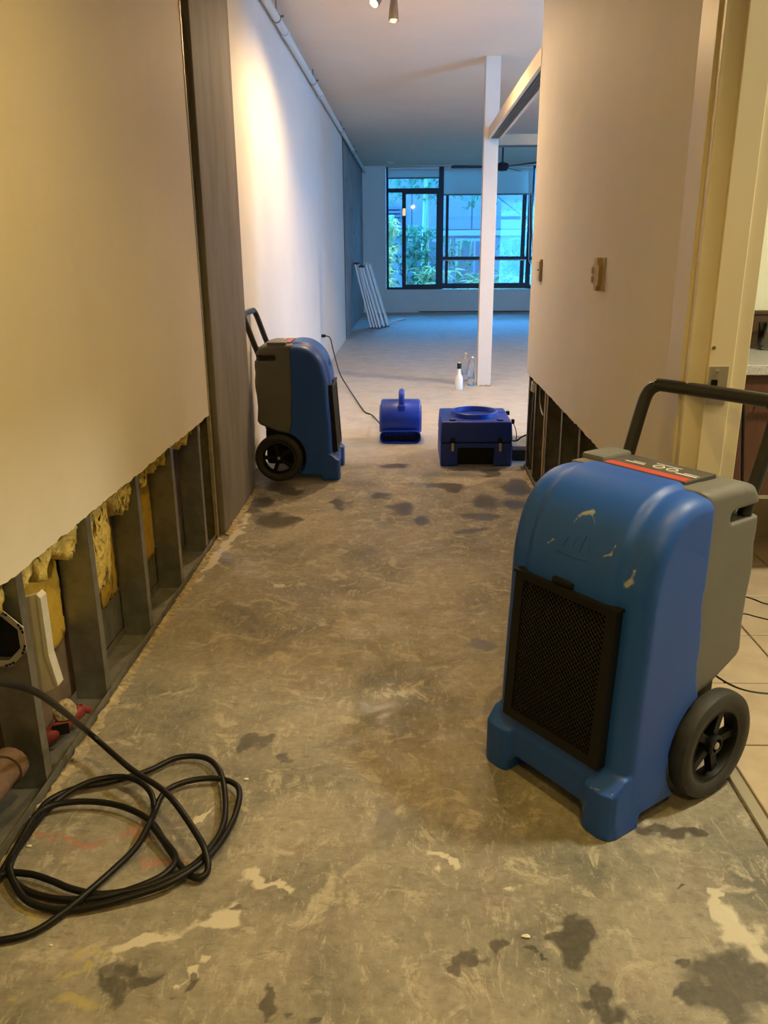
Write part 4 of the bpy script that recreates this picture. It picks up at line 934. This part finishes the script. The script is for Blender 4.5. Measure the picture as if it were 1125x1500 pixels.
# red fitting with clamp
rf = empty('pipe_fitting', (-.945, 1.885, .0)); tag(rf, 'red pipe fitting with crumbled plaster under the plastic strip', 'fitting')
G().tube([(-.035, -.05, .045), (.0, -.02, .06), (.045, .05, .085)], .021, 14, smooth=4).obj('pipe_stub', 'red_fitting', rf, True)
G().tube([(.04, .06, .085), (.055, .085, .06)], .010, 10).obj('branch', 'red_fitting', rf, True)
G().box(-.012, .030, -.035, -.030, .055, .085, rot=Matrix.Rotation(.4, 4, 'Z')).obj('clamp', 'black_plastic', rf)
g = G(); bmesh.ops.create_icosphere(g.bm, subdivisions=3, radius=.032)
for v in g.bm.verts: v.co *= random.uniform(.85, 1.1)
for v in g.bm.verts: v.co += Vector((.018, .018, .098))
g.obj('plaster_clump', 'residue', rf)
rp = empty('pipe_elbow', (-.955, 1.47, 0)); tag(rp, 'rusty brown pipe elbow inside the wall under the octagonal bracket', 'pipe')
G().tube([(.0, .16, .11), (.0, .08, .11), (0, .02, .10), (0, 0, .05), (0, 0, 0.004)], .036, 16, smooth=5).obj('elbow', 'rust', rp, True); G().tube([(0, .15, .11), (0, .185, .11)], .043, 16).obj('collar', 'rust', rp, True)
lot = [gz(*p) for p in ((212, 905), (118, 1090), (80, 1128), (205, 960), (330, 770), (480, 640 + 270))]
# cables in the right wall cavity
for k, (pts, lb_) in enumerate((([(0.735, 4.80, .56), (0.728, 4.78, .40), (0.722, 4.78, .25), (.728, 4.80, .10), (.74, 4.81, .01)], 'grey cable hanging in the cut end of the wall'),
                           ([(0.73, 4.53, .58), (.722, 4.50, .50), (.722, 4.44, .44), (.725, 4.36, .42)], 'grey cable curving to the timber batten in the cut wall'))):
    tag(G().tube(pts, .005, 8, smooth=6).obj('wall_cable', 'galvanised_dull', None, True), lb_, 'cable')
tag(G().lathe([(0, 0), (.03, 0), (.03, .05), (.026, .055), (0, .055)], 18, TR(.73, 4.72, .50) @ rotx(.4)).obj('cable_boss', 'pvc_white', None, True), 'round white conduit end above the hanging wall cable', 'conduit')
# plaster crumbs on the concrete
for k, (px, py, s, lb_) in enumerate(((771, 1373, .009, 'cream plaster flake on the floor among dark stains'), (361, 1142, .007, 'plaster flake beside the cable coil'), (43, 1240, .006, 'plaster crumb inside the cable coil'), (75, 1385, .004, 'plaster crumb on the yellow paint mark'))):
    p = gz(px, py); g = G(); bmesh.ops.create_icosphere(g.bm, subdivisions=1, radius=s)
    for v in g.bm.verts: v.co = Vector((v.co.x * random.uniform(.9, 1.4), v.co.y * random.uniform(.5, .8), v.co.z * .3 + s * .3))
    o = g.obj('plaster_flake', 'gypsum'); o.location = p; tag(o, lb_, 'plaster')

# ------------------------------------------------------------------ black cable coil
def cable(name, pts, r, label, lift=None, m='black_rubber', smooth=8):
    P = [gz(p[0], p[1], r + (p[2] if len(p) > 2 else 0.0)) for p in pts]
    return tag(G().tube(P, r, 10, smooth=smooth).obj(name, m, None, 'all'), label, 'cable')
R_ = .0074
coil = [gx(-60, 985, -.72), gx(0, 999, -.74), gx(60, 1018, -.75)]
c1 = [(130, 1073, .09), (190, 1125, .065), (245, 1163, .06), (290, 1225, .05), (303, 1255, .03), (303, 1278, .012), (288, 1286, .008), (270, 1275, .006), (245, 1240, .012), (225, 1208, .015), (200, 1190, .016), (165, 1178, .016), (120, 1174, .018), (75, 1180, .02), (35, 1195, .022), (5, 1222, .02), (-40, 1250, .015), (-90, 1290, .01), (-60, 1330, .006),
      (0, 1283, .010), (40, 1280, .012), (75, 1290, .012), (105, 1302, .010), (150, 1310, .006), (210, 1300, .006), (250, 1285, .010), (290, 1262, .016), (325, 1215, .016), (330, 1170, .016), (322, 1130, .015), (300, 1110, .014), (260, 1110, .012), (215, 1130, .012), (160, 1146, .012), (110, 1155, .012), (60, 1175, .014), (25, 1205, .012), (12, 1245, .010), (15, 1280, .008), (40, 1305, .004),
      (95, 1318, .003), (160, 1312, .004), (225, 1290, .008), (252, 1270, .010), (256, 1252, .012), (235, 1225, .016), (222, 1205, .018), (226, 1185, .020), (220, 1160, .022), (200, 1143, .022), (170, 1138, .022), (125, 1148, .020), (75, 1180, .010), (30, 1235, .006), (14, 1270, .016), (35, 1315, .010), (75, 1332, .006), (125, 1330, .006), (195, 1312, .012), (255, 1290, .018), (310, 1250, .018), (340, 1205, .016), (351, 1165, .016), (342, 1147, .016), (310, 1140, .014), (270, 1146, .014), (240, 1162, .016), (222, 1200, .024), (200, 1240, .020), (165, 1275, .020), (125, 1310, .016), (95, 1335, .010), (50, 1365, .004), (0, 1378, .002), (-60, 1385, .0)]
Pc = coil + [gz(p[0], p[1], R_ + p[2]) for p in c1]
for p in Pc[3:]:
    if p.x < -0.868: p.x = -0.868
tag(G().tube(Pc, R_, 10, smooth=8).obj('extension_cable', 'black_rubber', None, 'all'), 'black extension cable coiled loosely on the concrete by the opened wall', 'cable')
# cables in the bathroom
cable('floor_cable', [(1150, 915), (1110, 905), (1085, 900), (1040, 905)], .005, 'black cable on the bathroom tiles behind the grey shell')
cable('floor_cable', [(1150, 890), (1120, 885), (1095, 876), (1050, 868)], .005, 'black cable crossing the bathroom tiles nearest the vanity')
cable('floor_cable', [(1150, 1016), (1125, 1017), (1095, 1013), (1068, 1003), (1040, 985)], .005, 'black cable on the bathroom tiles above the dehumidifier wheel')
hc = [gy(1058, 530, 2.985), gy(1066, 541, 2.975), gy(1078, 560, 2.97), gy(1088, 578, 2.97), gy(1089, 600, 2.97), gy(1088, 660, 2.97), gy(1088, 720, 2.97), gy(1095, 770, 2.97)]
tag(G().tube(hc, .0055, 8, smooth=6).obj('hanging_cable', 'black_rubber', None, 'all'), 'dark cable hanging from the granite counter in front of the vanity', 'cable')

# ------------------------------------------------------------------ track lights
WARM = (1.0, 0.67, 0.18); WARM2 = (1.0, 0.67, 0.33)
def track_head(loc, target, power, color, label, angle=110, blend=.7, bulb='bulb_warm'):
    e = empty('track_lamp', loc); tag(e, label, 'lamp', 'ceiling track lamps')
    d = (Vector(target) - Vector(loc)).normalized(); q = d.to_track_quat('-Z', 'Y').to_matrix().to_4x4()
    G().lathe([(.018, .10), (.022, .08), (.030, .0), (.033, -.05), (.030, -.05), (.026, 0), (.02, .07), (0, .07)], 24, q).obj('shade', 'fixture_metal', e, True)
    G().lathe([(.025, -.025), (.018, -.032), (0, -.036)], 20, q).obj('bulb', bulb, e, 'all')
    tz = ZC - loc[2]
    G().tube([q @ Vector((0, 0, .09)), (0, 0, .12), (0, 0, tz)], .007, 8).obj('stem', 'fixture_metal', e, True)
    G().lathe([(.03, tz), (.03, tz - .012), (0, tz - .012)], 20).obj('canopy', 'fixture_metal', e, True)
    lp = Vector(loc) + d * .06
    spot('lamp_light', lp, target, power, color, angle, blend, .025)
# pair in view at the top of the frame, the rest further back towards the camera
track_head((-0.105, 5.92, 2.72), (-0.14, 5.6, 0.0), 150, WARM2, 'metal track lamp pointing straight down above the air mover', 170)
track_head((-0.20, 5.72, 2.75), (-0.94, 4.95, 1.55), 44, WARM2, 'metal track lamp aimed at the long white wall', 62, .8)
track_head((0.10, 5.2, 2.72), (0.7, 8.2, 0.7), 62, WARM2, 'metal track lamp aimed at the post', 110)
track_head((0.30, 3.0, 2.72), (-0.5, 3.1, 0.0), 20, WARM, 'metal track lamp above the concrete column', 72, 1.0)
track_head((0.45, 1.2, 2.72), (-0.75, 1.5, 0.4), 88, WARM, 'metal track lamp above the coiled cable aimed at the opened wall', 110, 1.0)
track_head((0.0, -0.6, 2.72), (0.0, 0.7, 0.0), 66, WARM, 'metal track lamp at the entrance end of the corridor', 110, 1.0)
track_head((2.6, 7.0, 2.72), (2.6, 7.2, 0.0), 280, WARM2, 'metal track lamp in the side bay behind the header', 170)
track_head((2.2, 10.0, 2.72), (1.8, 9.8, 0.0), 40, WARM2, 'metal track lamp in the middle of the large room', 150)
